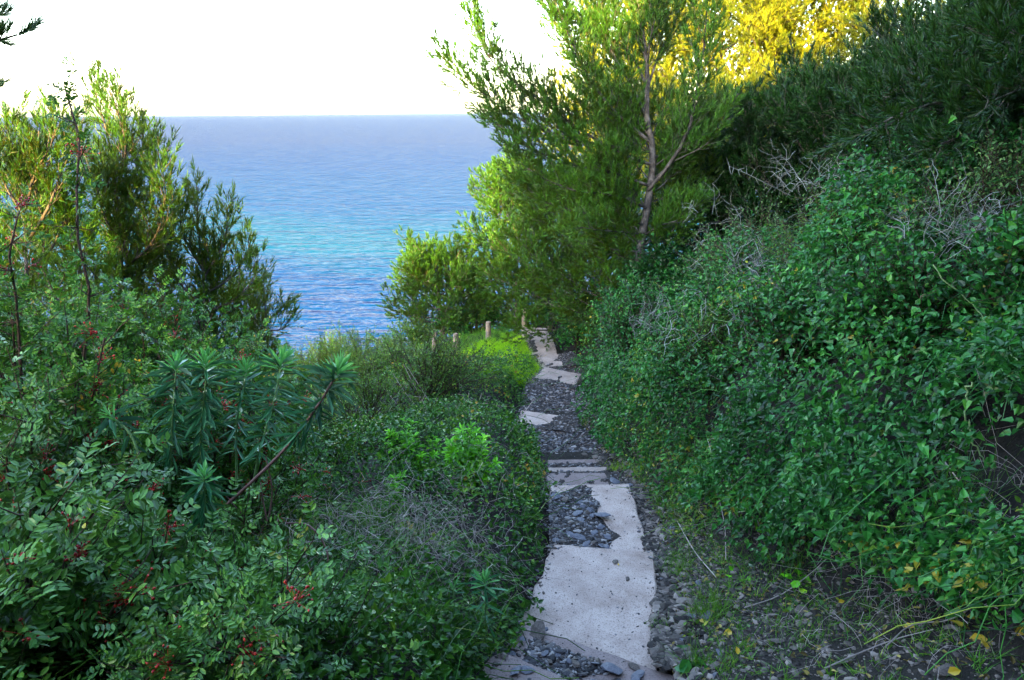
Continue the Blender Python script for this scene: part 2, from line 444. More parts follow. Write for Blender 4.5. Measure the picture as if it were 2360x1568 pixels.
SEA = -45.0
def sea_mat():
    m, nt, out = mat_base('sea_water'); lk = nt.links.new
    tc = nd(nt, 'ShaderNodeTexCoord')
    sep = nd(nt, 'ShaderNodeSeparateXYZ'); lk(tc.outputs['Object'], sep.inputs[0])
    # colour of the water: pale shallows, a turquoise sand patch, deeper blue far out
    wob = nd(nt, 'ShaderNodeTexNoise'); wob.inputs['Scale'].default_value = .012; wob.inputs['Detail'].default_value = 4
    lk(tc.outputs['Object'], wob.inputs['Vector'])
    ad = nd(nt, 'ShaderNodeMath', operation='MULTIPLY_ADD'); ad.inputs[1].default_value = 130; ad.inputs[2].default_value = -65
    lk(wob.outputs['Fac'], ad.inputs[0])
    # the bands run obliquely to the shore
    xs = nd(nt, 'ShaderNodeMath', operation='MULTIPLY_ADD'); xs.inputs[1].default_value = .15
    lk(sep.outputs['X'], xs.inputs[0]); lk(sep.outputs['Y'], xs.inputs[2])
    yy = nd(nt, 'ShaderNodeMath', operation='ADD'); lk(xs.outputs[0], yy.inputs[0]); lk(ad.outputs[0], yy.inputs[1])
    mr = nd(nt, 'ShaderNodeMapRange'); mr.inputs['From Min'].default_value = 100; mr.inputs['From Max'].default_value = 1300; lk(yy.outputs[0], mr.inputs['Value'])
    r = ramp(nt, mr.outputs[0], [(0, (.001, .046, .130)), (.05, (.0005, .033, .134)), (.09, (.0005, .036, .134)), (.13, (.0, .064, .130)), (.17, (.0, .060, .130)), (.22, (.0005, .040, .130)), (.5, (.006, .034, .122)), (1, (.016, .036, .112))])
    df = nd(nt, 'ShaderNodeBsdfDiffuse'); lk(r.outputs[0], df.inputs['Color'])
    gl = nd(nt, 'ShaderNodeBsdfGlossy'); gl.inputs['Roughness'].default_value = .12
    fr = nd(nt, 'ShaderNodeFresnel'); fr.inputs['IOR'].default_value = 1.33
    # a rough sea mirrors far less at grazing angles than a flat one: waves mask each other
    fm = nd(nt, 'ShaderNodeMapRange'); fm.inputs['From Max'].default_value = .5; fm.inputs['To Min'].default_value = .0; fm.inputs['To Max'].default_value = .18; lk(fr.outputs[0], fm.inputs['Value'])
    p = nd(nt, 'ShaderNodeMixShader'); lk(fm.outputs[0], p.inputs[0]); lk(df.outputs[0], p.inputs[1]); lk(gl.outputs[0], p.inputs[2])
    mp = nd(nt, 'ShaderNodeMapping'); mp.inputs['Scale'].default_value = (.32, 1.0, 1); mp.inputs['Rotation'].default_value = (0, 0, math.radians(-9))
    lk(tc.outputs['Object'], mp.inputs['Vector'])
    hs = []
    for sc, amp, det in ((.22, 1.0, 3), (.06, 1.5, 2), (.9, .22, 2)):
        n = nd(nt, 'ShaderNodeTexNoise'); n.inputs['Scale'].default_value = sc; n.inputs['Detail'].default_value = det; n.inputs['Distortion'].default_value = .4
        lk(mp.outputs[0], n.inputs['Vector'])
        k = nd(nt, 'ShaderNodeMath', operation='MULTIPLY'); k.inputs[1].default_value = amp; lk(n.outputs['Fac'], k.inputs[0]); hs.append(k)
    s1 = nd(nt, 'ShaderNodeMath', operation='ADD'); lk(hs[0].outputs[0], s1.inputs[0]); lk(hs[1].outputs[0], s1.inputs[1])
    s2 = nd(nt, 'ShaderNodeMath', operation='ADD'); lk(s1.outputs[0], s2.inputs[0]); lk(hs[2].outputs[0], s2.inputs[1])
    bp = nd(nt, 'ShaderNodeBump'); bp.inputs['Strength'].default_value = 1.0; bp.inputs['Distance'].default_value = 5.0
    lk(s2.outputs[0], bp.inputs['Height'])
    for q in (gl, fr, df): lk(bp.outputs[0], q.inputs['Normal'])
    lk(p.outputs[0], out.inputs[0])
    return m
MT['sea'] = sea_mat()
mb = MB()
mb.add([(-90000, -200, SEA), (90000, -200, SEA), (90000, 120000, SEA), (-90000, 120000, SEA)], [[0, 1, 2, 3]])
tag(mb.build('sea', MT['sea']), 'rippled blue sea with a turquoise patch reaching the horizon', None, None, 'structure')

# ------------------------------------------------------------------ concrete steps and path
# each: far-left, far-right corner (survey), tread height, near edge depth (m), beam only, label
STEPS = [
    # fl, fr, z, near edge (nl, nr) survey or None, depth, label
    (((1140, 1490), (1400, 1600)), -2.86, .95, 'nearest concrete step, its edge slanting across the bottom with loose slate on top'),
    (((1193, 1430), (1575, 1562)), -3.03, .62, 'concrete step with slate rubble heaped between two slanting edges'),
    (((1276, 1252), (1510, 1271)), -3.20, 1.45, 'widest clean pale concrete slab in the middle of the path'),
    (((1268, 1116), (1452, 1114)), -3.40, 1.75, 'concrete slab half buried under dark slate gravel with a bare strip'),
    (((1258, 1089), (1416, 1088)), -3.58, .85, 'concrete step with a small scatter of dirt above the gravelly slab'),
    (((1262, 1076), (1395, 1075)), -3.76, .62, 'narrow concrete step with a line of dirt along its tread'),
    (((1262, 1058), (1372, 1057)), -3.93, .62, 'thin concrete step just below the long gravel stretch'),
    (((1199, 944), (1330, 962)), -4.20, .62, 'slanting concrete beam crossing the gravel between two dark stretches'),
    (((1254, 845), (1340, 862)), -4.45, .8, 'concrete beam beside the lime green grass, gravel on both sides'),
    (((1240, 819), (1320, 814)), -4.66, .85, 'concrete step with dark gravel filling its corner beside the grass'),
    (((1216, 771), (1270, 772)), -4.82, 2.1, 'long pale slab with dirt along its left edge near the posts'),
    (((1202, 754), (1258, 755)), -4.98, 1.1, 'farthest concrete step at the foot of the tallest post'),
]


def quad_grid(c, nu, nv):
    """c = fl, fr, nr, nl -> (nv+1, nu+1, 3) with v from near to far"""
    u = np.linspace(0, 1, nu + 1)[None, :, None]; v = np.linspace(0, 1, nv + 1)[:, None, None]
    fl, fr, nr, nl = [np.asarray(p)[None, None] for p in c]
    return (nl * (1 - u) + nr * u) * (1 - v) + (fl * (1 - u) + fr * u) * v


def slab(c, thick, R, nu=40, nv=40, wear=.006):
    g = quad_grid(c, nu, nv)
    # worn edges: the outline wanders, the rim is rounded and chipped
    du = norm(np.asarray(c[1]) - np.asarray(c[0])); dv = norm(np.asarray(c[0]) - np.asarray(c[3]))
    sm = lambda n: np.convolve(R.normal(0, 1, n + 14), np.hanning(11) / 2.4, 'valid')[:n]
    eu = np.stack([sm(nv + 1), sm(nv + 1)], 1) * wear * 1.6 + R.normal(0, .002, (nv + 1, 2)); ev = sm(nu + 1) * wear * .6 + R.normal(0, .0012, nu + 1)
    g[:, 0] += du * eu[:, :1]; g[:, -1] += du * eu[:, 1:]
    g[-1] += dv * ev[:, None]
    g[..., 2] += .004 * noise2(g[..., 0], g[..., 1], .5, 3) + R.normal(0, .0003, g.shape[:2])
    r = .012
    ring_top = g.copy()
    m = MB()
    top = g.copy()
    top[0] += dv * r; top[-1] -= dv * r; top[:, 0] += du * r; top[:, -1] -= du * r
    n = nu + 1
    idx = (np.arange(nv)[:, None] * n + np.arange(nu)[None]).ravel()
    m.add(top, np.stack([idx, idx + 1, idx + n + 1, idx + n], -1))
    # rim loop
    loop = [(0, j) for j in range(nu)] + [(i, nu) for i in range(nv)] + [(nv, j) for j in range(nu, 0, -1)] + [(i, 0) for i in range(nv, 0, -1)]
    t = np.array([top[i, j] for i, j in loop]); o = np.array([g[i, j] for i, j in loop])
    k = len(loop); a = np.arange(k); b = (a + 1) % k
    o1 = o.copy(); o1[:, 2] -= r; o2 = o.copy(); o2[:, 2] -= thick; o2[:, :2] += R.normal(0, .004, (k, 2))
    m.add(np.concatenate([t, o1, o2]), np.concatenate([np.stack([a, a + k, b + k, b], -1), np.stack([a + k, a + 2 * k, b + 2 * k, b + k], -1)]))
    return m


stepinfo = []
for i, ((fl, fr), z, depth, lab) in enumerate(STEPS):
    a, b = atz(*fl, z), atz(*fr, z)
    ed = norm(b - a)
    perp = np.array([ed[1], -ed[0], 0.])            # towards the viewer
    if perp[1] > 0: perp = -perp
    # follow the path line rather than the exact perpendicular
    mid = (a + b) / 2
    dirp = norm(np.array([xp(mid[1] - depth) - xp(mid[1]), -depth, 0.]))
    dirp = norm(.6 * dirp + .4 * perp)
    w = np.linalg.norm(b - a)
    grow = .04 + .06 * (i == 2)
    nl = a + dirp * depth - ed * .02; nr = b + dirp * depth + ed * grow
    if i == 2:
        nl = atz(1195, 1445, z); nr = atz(1540, 1590, z); v_ = np.array([-.09, -.26, 0]); nl = nl + v_; nr = nr + v_
    c = [a, b, nr, nl]
    o = slab(c, .16 if i not in (7, 8) else .22, np.random.default_rng(100 + i)).build('concrete_step', MT['dusty_concrete' if i in (0, 1, 4, 6) else 'concrete'], None, (a + b + nl + nr) / 4)
    tag(o, lab, 'step', 'concrete steps of the path')
    stepinfo.append((c, z))


gx = grid_axis(-110, 110, -4, 6, .065, 1.13); gy = grid_axis(-70, 110, 1.5, 18.5, .065, 1.13)
XX, YY = np.meshgrid(gx, gy)
ZZ = terrain(XX, YY)
for c_, z_ in stepinfo:                # beds of the slabs
    q_ = [np.asarray(p_)[:2] for p_ in c_]; ins = np.ones_like(XX, bool)
    for i_ in range(4):
        p0, p1 = q_[i_], q_[(i_ + 1) % 4]; e_ = p1 - p0; L_ = np.hypot(*e_)
        ins &= ((XX - p0[0]) * e_[1] - (YY - p0[1]) * e_[0]) / L_ > -.02
    ZZ = np.where(ins, np.minimum(ZZ, z_ - .12), ZZ)
mb = MB()
ny, nx = XX.shape
ii = (np.arange(ny - 1)[:, None] * nx + np.arange(nx - 1)[None]).ravel()
mb.add(np.stack([XX, YY, ZZ], -1), np.stack([ii, ii + 1, ii + nx + 1, ii + nx], -1), True)
ground = tag(mb.build('ground', MT['soil']), 'dark soil hillside falling from the bank to the sea', None, None, 'structure')



def dirt_patch(mb, c, z, mask, R, amp=.03, nu=60, nv=50, lo=-.03):
    """earth washed over a tread: a low heightfield that only stands proud of the slab where mask > 0"""
    g = quad_grid(c, nu, nv)
    u = np.linspace(0, 1, nu + 1)[None, :]; v = np.linspace(0, 1, nv + 1)[:, None]
    k = mask(u, v, g[..., 0], g[..., 1])
    h = np.clip(k, lo / amp, 1) * amp
    g[..., 2] = z + h + np.abs(R.normal(0, .002, h.shape)) * (h > 0)
    n = nu + 1
    idx = (np.arange(nv)[:, None] * n + np.arange(nu)[None]).ravel()
    keep = (k.reshape(-1)[idx] > -.6)
    idx = idx[keep]
    mb.add(g.reshape(-1, 3), np.stack([idx, idx + 1, idx + n + 1, idx + n], -1), True)
    return g, k


dirt = MB(); gravel = MB()
R = np.random.default_rng(5)
def fillgravel(g, k, n, smin, smax, R, thr=.05, bias=0):
    p = g.reshape(-1, 3)[(k.reshape(-1) > thr)]
    if len(p) == 0: return
    q = p[R.integers(0, len(p), n)] + np.c_[R.normal(0, .012, (n, 2)), np.zeros(n)]
    sz = smin * (smax / smin) ** (R.uniform(0, 1, n) ** 2.2)
    q[:, 2] += sz * .12
    pebbles(gravel, q, sz, R, .38)

nzm = lambda x, y, s, o=0: noise2(x, y, s, o)
masks = {
    0: (lambda u, v, x, y: .35 * nzm(x, y, .16) - .12 + .3 * (v < .5) - 1.6 * (v > .74), 300, .02, .012, .035),
    1: (lambda u, v, x, y: .5 * nzm(x, y, .14, 2) + .55 - .8 * np.abs(u - .28) * 1.5 - .8 * np.abs(v - .4) - 1.6 * (v > .80), 1300, .03, .010, .034),
    3: (lambda u, v, x, y: .55 * nzm(x, y, .22, 1) + .75 - 1.35 * sstep(.35, .85, u) - .9 * sstep(.62, .98, v), 1900, .035, .009, .03),
    4: (lambda u, v, x, y: .5 * nzm(x, y, .1, 4) - .25 - .0 * u + .45 * (u > .85), 120, .015, .008, .022),
    5: (lambda u, v, x, y: .6 * nzm(x, y, .1, 5) + .25 - 1.6 * (v > .8), 300, .02, .009, .024),
    6: (lambda u, v, x, y: .6 * nzm(x, y, .1, 6) + .25 - 1.6 * (v > .78), 400, .025, .010, .028),
    7: (lambda u, v, x, y: .5 * nzm(x, y, .12, 3) - .5 + 1.4 * sstep(.45, 1.0, u + .35 * (1 - v)), 260, .03, .010, .026),
    8: (lambda u, v, x, y: .5 * nzm(x, y, .12, 7) - .45 + 1.0 * sstep(.5, .0, v) * 1.1, 260, .03, .010, .026),
    9: (lambda u, v, x, y: .5 * nzm(x, y, .15, 8) - .35 + 1.2 * sstep(.4, .75, u), 500, .03, .010, .026),
    10: (lambda u, v, x, y: .6 * nzm(x, y, .16, 9) + .2 - 1.1 * sstep(.15, .45, u), 160, .02, .010, .022),
    11: (lambda u, v, x, y: .6 * nzm(x, y, .16, 10) + .1 - 1.4 * (v > .6), 120, .02, .010, .022),
}
for i, (mk, n, amp, s0, s1) in masks.items():
    c, z = stepinfo[i]
    g, k = dirt_patch(dirt, c, z, mk, R, amp)
    fillgravel(g, k, n, s0, s1, R)
    fillgravel(g, k, n // 5, s0 * .6, s1 * .7, R, -.4)
for i in (0, 1, 2, 3, 4, 7, 8, 9, 10):
    c, z = stepinfo[i]; g = quad_grid(c, 50, 50); n = (150, 260, 300, 260, 120, 90, 90, 90, 120)[(0, 1, 2, 3, 4, 7, 8, 9, 10).index(i)]
    q = g.reshape(-1, 3)[R.integers(0, 2601, n)] + np.c_[R.normal(0, .01, (n, 2)), np.full(n, .002)]
    pebbles(gravel, q, .0025 * 4.0 ** (R.uniform(0, 1, n) ** 2.5), R, .5)
    for e0, e1 in ((c[0], c[3]), (c[1], c[2])):      # earth and chips creeping over the rims
        m_ = 130; f_ = R.uniform(0, 1, (m_, 1)); q = e0 * (1 - f_) + e1 * f_
        q = q + np.c_[R.normal(0, .035, (m_, 1)), np.zeros((m_, 1)), np.full((m_, 1), .003)]
        pebbles(gravel, q, .005 * 4.0 ** (R.uniform(0, 1, m_) ** 2.2), R, .45)
# gravel stretches between the beams (bare earth treads)
def tread(c, z, n, s0, s1):
    g, k = dirt_patch(dirt, c, z, lambda u, v, x, y: .5 + .4 * nzm(x, y, .2, 5) + 0 * u * v, R, .03, 50, 60)
    fillgravel(g, k, n, s0, s1, R)
for i0, i1, n in ((6, 7, 3600), (7, 8, 3400), (8, 9, 700)):
    c0, z0 = stepinfo[i0]; c1, z1 = stepinfo[i1]
    nl = c0[0] + np.array([-.12, -.1, 0]); nr = c0[1] + np.array([.22, -.1, 0])
    fl = c1[3] + np.array([-.05, .12, 0]); fr = c1[2] + np.array([.22, .12, 0])
    for p in (nl, nr): p[2] = z1
    for p in (fl, fr): p[2] = z1
    tread([fl, fr, nr, nl], z1 - .02, n, .010, .040)
dirt.build('path', MT['dirt'])
bpy.data.objects['path']['kind'] = 'structure'
bpy.data.objects['path']['label'] = 'dark dirt washed over the stepped path'

# scree at both sides of the path and on the strip below the bank
rub = MB()
n = 24000
yy = R.uniform(1.6, 11.5, n) ** 1.0; 
side = R.uniform(0, 1, n)
xx = xp(yy) + .50 + side ** 1.3 * (toe(yy) - xp(yy) - .35)
sz = .006 * (4.6) ** (R.uniform(0, 1, n) ** 2.6)
sel = R.uniform(0, 1, n) < .9 - .45 * sstep(5.5, 8, yy)
xx, yy, sz = xx[sel], yy[sel], sz[sel]
pebbles(rub, np.stack([xx, yy, terrain(xx, yy) + sz * .15], -1), sz, R, .42)
n = 3000
yy = R.uniform(2.6, 9, n); xx = xp(yy) + .36 + np.abs(R.normal(0, .10, n)); sz = R.uniform(.012, .05, n)
ok_ = np.ones(n, bool)
for c_, z_ in stepinfo:
    ins = np.ones(n, bool)
    for i_ in range(4):
        p0, p1 = np.asarray(c_[i_]), np.asarray(c_[(i_ + 1) % 4]); e_ = p1 - p0; L_ = np.hypot(e_[0], e_[1])
        ins &= ((xx - p0[0]) * e_[1] - (yy - p0[1]) * e_[0]) / L_ > .03
    ok_ &= ~ins
xx, yy, sz = xx[ok_], yy[ok_], sz[ok_]
pebbles(rub, np.stack([xx, yy, terrain(xx, yy) + sz * .25], -1), sz, R, .42)
tag(rub.build('rubble', MT['rubble']), 'brown slate scree strewn below the bank', None, None, 'stuff')
tag(gravel.build('gravel', MT['gravel']), 'dark slate gravel lying on the treads of the path', None, None, 'stuff')

# ------------------------------------------------------------------ individual stones
def stone_mesh(seed, flat):
    R = np.random.default_rng(seed)
    import bmesh
    bm = bmesh.new(); bmesh.ops.create_icosphere(bm, subdivisions=2, radius=1)
    # cut by random planes: slate breaks into flat faces
    pl = [(norm(R.normal(size=3)), R.uniform(.38, .8)) for _ in range(12)]
    for v in bm.verts:
        p = np.array(v.co)
        for nn, dd in pl:
            k = p @ nn
            if k > dd: p = p - nn * (k - dd)
        v.co = p * np.array([1.25, .85, flat])
    me = bpy.data.meshes.new('slate_stone'); bm.to_mesh(me); bm.free()
    return me
SM = [stone_mesh(s, f) for s, f in ((1, .20), (2, .26), (3, .16), (4, .34), (5, .22), (6, .25), (7, .38))]
for m_ in SM: m_.materials.append(MT['slate'])
SMB = [m_.copy() for m_ in SM]
for m_ in SMB: m_.materials.clear(); m_.materials.append(MT['slate_brown'])


def put_stone(p, size, rz, tx, k, label, brown=False, group='loose slate stones along the path'):
    o = bpy.data.objects.new('slate_stone', (SMB if brown else SM)[k % 7]); COL.objects.link(o)
    o.location = p; o.scale = (size, size, size); o.rotation_euler = (tx, tx * .6, rz)
    tag(o, label, 'stone', group)

R = np.random.default_rng(21)
# surveyed stones: position, tread height, size (m), label
for dx, dy, z, s, lab, br in [
    (1243, 1466, -3.03, .085, 'upright grey slate slab leaning on the slanting step edge', 1),
    (1258, 1452, -3.03, .03, 'small dark round stone beside the leaning slate slab', 0),
    (1250, 1506, -3.03, .045, 'blue slate chip in the middle of the rubble on the slanting step', 0),
    (1278, 1510, -3.03, .05, 'angular grey slate among the rubble on the slanting step', 0),
    (1416, 1548, -3.03, .07, 'pale flat slate lying in dirt at the bottom of the clean slab', 0),
    (1458, 1536, -3.03, .045, 'triangular pale stone standing at the slab corner', 1),
    (1470, 1556, -3.03, .05, 'blue slate wedge under the triangular stone', 0),
    (1186, 1552, -2.86, .05, 'larger blue slate on the nearest step', 0),
    (1216, 1546, -2.86, .04, 'purple slate on the nearest step beside the larger blue one', 0),
    (1162, 1515, -2.86, .035, 'rusty brown pebble at the corner of the nearest step', 1),
    (1417, 1296, -3.20, .032, 'small brown stone alone on the clean slab, uppermost of three', 1),
    (1446, 1334, -3.20, .030, 'dark stone alone on the clean slab, lowest of three', 1),
    (1338, 1240, -3.38, .06, 'large flat slate at the lower edge of the gravel heap', 0),
    (1382, 1190, -3.38, .085, 'biggest rounded slate on the gravelly slab', 0),
    (1330, 1185, -3.38, .06, 'blue slate beside the biggest rounded slate', 0),
    (1278, 1148, -3.38, .06, 'grey slate at the creeper edge of the gravelly slab', 0),
    (1415, 1110, -3.42, .07, 'dark slate lying at the right corner of the dirt scattered step', 0),
    (1300, 1152, -3.38, .05, 'rounded grey stone behind the creeper on the gravelly slab', 1),
    (1452, 1003, -3.2, .10, 'large pale slate block half sunk in the bank by the path', 0),
    (1348, 1050, -4.1, .06, 'flat brown stone at the right edge of the long gravel stretch', 1),
    (1250, 885, -4.5, .12, 'brown boulder wedged under the concrete beam by the grass', 1)]:
    p = atz(dx, dy, z)
    if lab.startswith('large pale slate block'):
        p = at(1452, 1003, 7.6); p[2] = float(terrain(p[0], p[1])) + .03
    put_stone((p[0], p[1], p[2] + s * .22), s, R.uniform(0, 6), (.15 if 'upright' not in lab else .5), int(R.integers(0, 7)), lab, bool(br))
bands = [  # y0, y1, off0, off1, n, label
    (3.0, 5.6, .48, .72, 34, 'angular slate stone in the row edging the clean slab under the bank'),
    (5.4, 8.0, .44, .78, 26, 'slate stone edging the gravelly slab at the foot of the bank'),
    (2.2, 3.6, .95, 2.1, 46, 'brown slate stone in the scree at the lower right under the bank'),
    (3.4, 6.5, .8, 1.3, 26, 'brown slate stone scattered on the bare earth below the bank')]
for y0, y1, o0, o1, n, lab in bands:
    for _ in range(n):
        y = R.uniform(y0, y1); x = float(xp(y)) + R.uniform(o0, o1); s = .018 * 3.6 ** (R.uniform() ** 1.7) * (1.1 if y < 3.2 else 1)
        put_stone((x, y, float(terrain(x, y)) + s * .25), s, R.uniform(0, 6), R.normal(0, .25), int(R.integers(0, 7)), lab, 'brown' in lab or R.uniform() < .35, lab.replace('stone', 'stones'))
c, z = stepinfo[3]
for _ in range(26):
    u, v = R.uniform(.02, .6), R.uniform(.3, .8)
    p = (c[3] * (1 - u) + c[2] * u) * (1 - v) + (c[0] * (1 - u) + c[1] * u) * v
    s = R.uniform(.022, .055)
    put_stone((p[0], p[1], z + .015 + s * .25), s, R.uniform(0, 6), R.normal(0, .2), int(R.integers(0, 7)), 'grey slate flake in the gravel heap on the half buried slab', R.uniform() < .25, 'slate flakes on the half buried slab')
c, z = stepinfo[1]
for _ in range(22):
    u, v = R.uniform(.05, .85), R.uniform(.1, .75)
    p = (c[3] * (1 - u) + c[2] * u) * (1 - v) + (c[0] * (1 - u) + c[1] * u) * v
    s = R.uniform(.018, .04)
    put_stone((p[0], p[1], z + .02 + s * .2), s, R.uniform(0, 6), R.normal(0, .25), int(R.integers(0, 7)), 'bluish slate chip in the rubble between the two slanting step edges', R.uniform() < .25, 'slate chips between the slanting step edges')

# ------------------------------------------------------------------ posts
for dx, top, bot, t, w, lab in [
        (1208, 710, 753, 18.7, .105, 'tallest weathered post at the end of the path'),
        (1125, 742, 782, 18.0, .10, 'leaning lichen stained post standing in the lime green grass'),
        (1050, 769, 806, 17.5, .10, 'short post half hidden by shrubs left of the grass'),
        (1001, 766, 806, 17.8, .11, 'grey post stump in front of the small round pine'),
        (1267, 735, 760, 19.0, .11, 'mossy low post opposite the tallest post')]:
    a = at(dx, top, t); b = at(dx - 3, bot, t); b[0] = a[0] - .03
    b[2] = float(terrain(b[0], b[1])) - .12
    pts = resample([b, (a + b) / 2 + np.array([.01, 0, 0]), a], 9)
    m = MB(); k = 10; R = np.random.default_rng(int(dx))
    rad = w * .62 * (1 + R.normal(0, .05, 9)); m.tube(pts, rad, k)
    topc = m.v[0][-k:]; m.v[0] += R.normal(0, .006, m.v[0].shape)
    cc = m.v[0][-k:].mean(0) + np.array([0, 0, .03])
    m.add(np.vstack([m.v[0][-k:], cc]), [[j, (j + 1) % k, k] for j in range(k)])
    tag(m.build('wooden_post', MT['post'], None, b), lab, 'post', 'posts at the end of the path')

# ------------------------------------------------------------------ pines
class Tree:
    def __init__(s, seed): s.R = np.random.default_rng(seed); s.wood = MB(); s.sp = []; s.sd = []; s.sl = []

    def shoot(s, p, d, l): s.sp.append(p); s.sd.append(d); s.sl.append(l)

    def grow(s, path, r0, r1, sec_len, gap, start=.2, ang=.85, bend=.25, sgap=.10, slen=.15, k=6, bias=(0, 0, 0), thin=.3):
        R = s.R; bias = np.asarray(bias, float)
        n = len(path); s.wood.tube(path, np.linspace(r0, r1, n), k)
        seg = np.linalg.norm(np.diff(path, axis=0), axis=1); al = np.r_[0, np.cumsum(seg)]; Ln = al[-1]
        tan = norm(np.gradient(path, axis=0))
        q = start * Ln + R.uniform(0, gap); az = R.uniform(0, 6.28)
        while q < Ln:
            f = q / Ln
            p = np.array([np.interp(q, al, path[:, j]) for j in range(3)])
            t = norm(np.array([np.interp(q, al, tan[:, j]) for j in range(3)]))
            az += 2.4 + R.normal(0, .35)
            a = norm(np.cross(t, [.3, .2, 1.0] if abs(t[2]) < .9 else [1, .2, 0])); b = np.cross(t, a)
            pv = a * math.cos(az) + b * math.sin(az)
            an = ang + R.normal(0, .15)
            d = norm(t * math.cos(an) + pv * math.sin(an) + bias)
            L = sec_len * (1.0 - .55 * f) * R.uniform(.65, 1.25)
            m = 5
            sp = arc(p, d, L, bend, m, R, .05)
            s.wood.tube(sp, np.linspace(max(.0035, r1 * 1.0), .0025, m), 3)
            s.twig(sp, L, sgap, slen, thin)
            tv2 = norm(np.gradient(sp, axis=0))
            for k3 in range(int(L / .13)):
                j3 = min(int(1 + 3 * k3 / max(1, int(L / .13))), 3)
                d3 = norm(tv2[j3] * .75 + R.normal(0, .5, 3) + UP * .3 + bias * .5)
                L3 = L * R.uniform(.25, .5)
                p3 = arc(sp[j3], d3, L3, .2, 4, R, .05)
                s.wood.tube(p3, [.003, .0026, .0022, .002], 3)
                s.twig(p3, L3, sgap, slen, .15)
            q += gap * R.uniform(.6, 1.4)
        s.twig(path[-3:], np.linalg.norm(path[-1] - path[-3]), sgap, slen, 0)

    def twig(s, sp, L, sgap, slen, start):
        R = s.R
        tv = norm(np.gradient(sp, axis=0)); m = len(sp)
        ns = max(2, int(L * (1 - start) / sgap))
        az = R.uniform(0, 6.28)
        for f in np.linspace(start, 1, ns):
            i = min(int(f * (m - 1)), m - 2); u = f * (m - 1) - i
            p = sp[i] * (1 - u) + sp[i + 1] * u; t = tv[i]
            az += 2.4
            a = norm(np.cross(t, [.3, .2, 1.])); b = np.cross(t, a)
            an = .75 * (1 - .5 * f) + R.normal(0, .15)
            d = t * math.cos(an) + (a * math.cos(az) + b * math.sin(az)) * math.sin(an) + UP * .25
            s.shoot(p, norm(d), slen * R.uniform(.7, 1.3))
        s.shoot(sp[-1], norm(tv[-1] + UP * .2), slen)

    def finish(s, loc, label, nn=22, L=.075, W=.006, mat='needle', group='pine trees on the slope', name='pine_tree', gold=0):
        root = thing(name, loc, label, 'tree', group)
        s.wood.build('trunk', MT['pale_bark' if 'bare grey trunk rising' in label else 'bark'], root, loc)
        mb = MB()
        needles(mb, np.array(s.sp), np.array(s.sd), np.array(s.sl), nn, L, W, s.R)
        mb.build('crown', MT[mat], root, loc)
        return root


def ground_pt(x, y): return np.array([x, y, float(terrain(x, y))])


def pine(seed, x, y, top, radius, label, mat='needle', lean=(0, 0), nprim=26, low=.12, dens=1.0, nn=18, L=.08, W=.006, trunk_r=.09, shape='cone', gold=0, slen=.16):
    T = Tree(seed); R = T.R
    b = ground_pt(x, y); b[2] -= .1
    h = top - b[2]
    tr = resample([b, b + np.array([lean[0] * .3 + R.normal(0, .05), lean[1] * .3, h * .45]), b + np.array([lean[0], lean[1], h])], 14)
    T.wood.tube(tr, np.linspace(trunk_r, .012, 14), 8)
    az = R.uniform(0, 6.28)
    for i in range(nprim):
        f = low + (1 - low) * (i + R.uniform(0, .8)) / nprim
        p = np.array([np.interp(f, np.linspace(0, 1, 14), tr[:, j]) for j in range(3)])
        az += 2.4 + R.normal(0, .3)
        g = (f - low) / (1 - low)
        if shape == 'cone': prof = (1 - g) ** .7 * (.55 + .45 * min(1, g * 5))
        else: prof = math.sqrt(max(.03, 1 - (2 * g - .85) ** 2 / 1.4))
        el = -.05 + 1.05 * g
        Lp = max(.25, radius * prof * R.uniform(.75, 1.15))
        d = np.array([math.cos(az) * math.cos(el), math.sin(az) * math.cos(el), math.sin(el)])
        path = arc(p, d, Lp, .22, 7, R, .04)
        T.grow(path, max(.008, trunk_r * .28 * (1 - .6 * g)), .004, .42 * Lp + .12, .105 / dens, .22, .85, .2, .085 / dens ** .5, slen, 4)
    T.grow(tr[-5:], .018, .006, .35, .07, 0, .7, .3, .08, slen, 4)
    return T.finish(b, label, nn, L, W, mat)


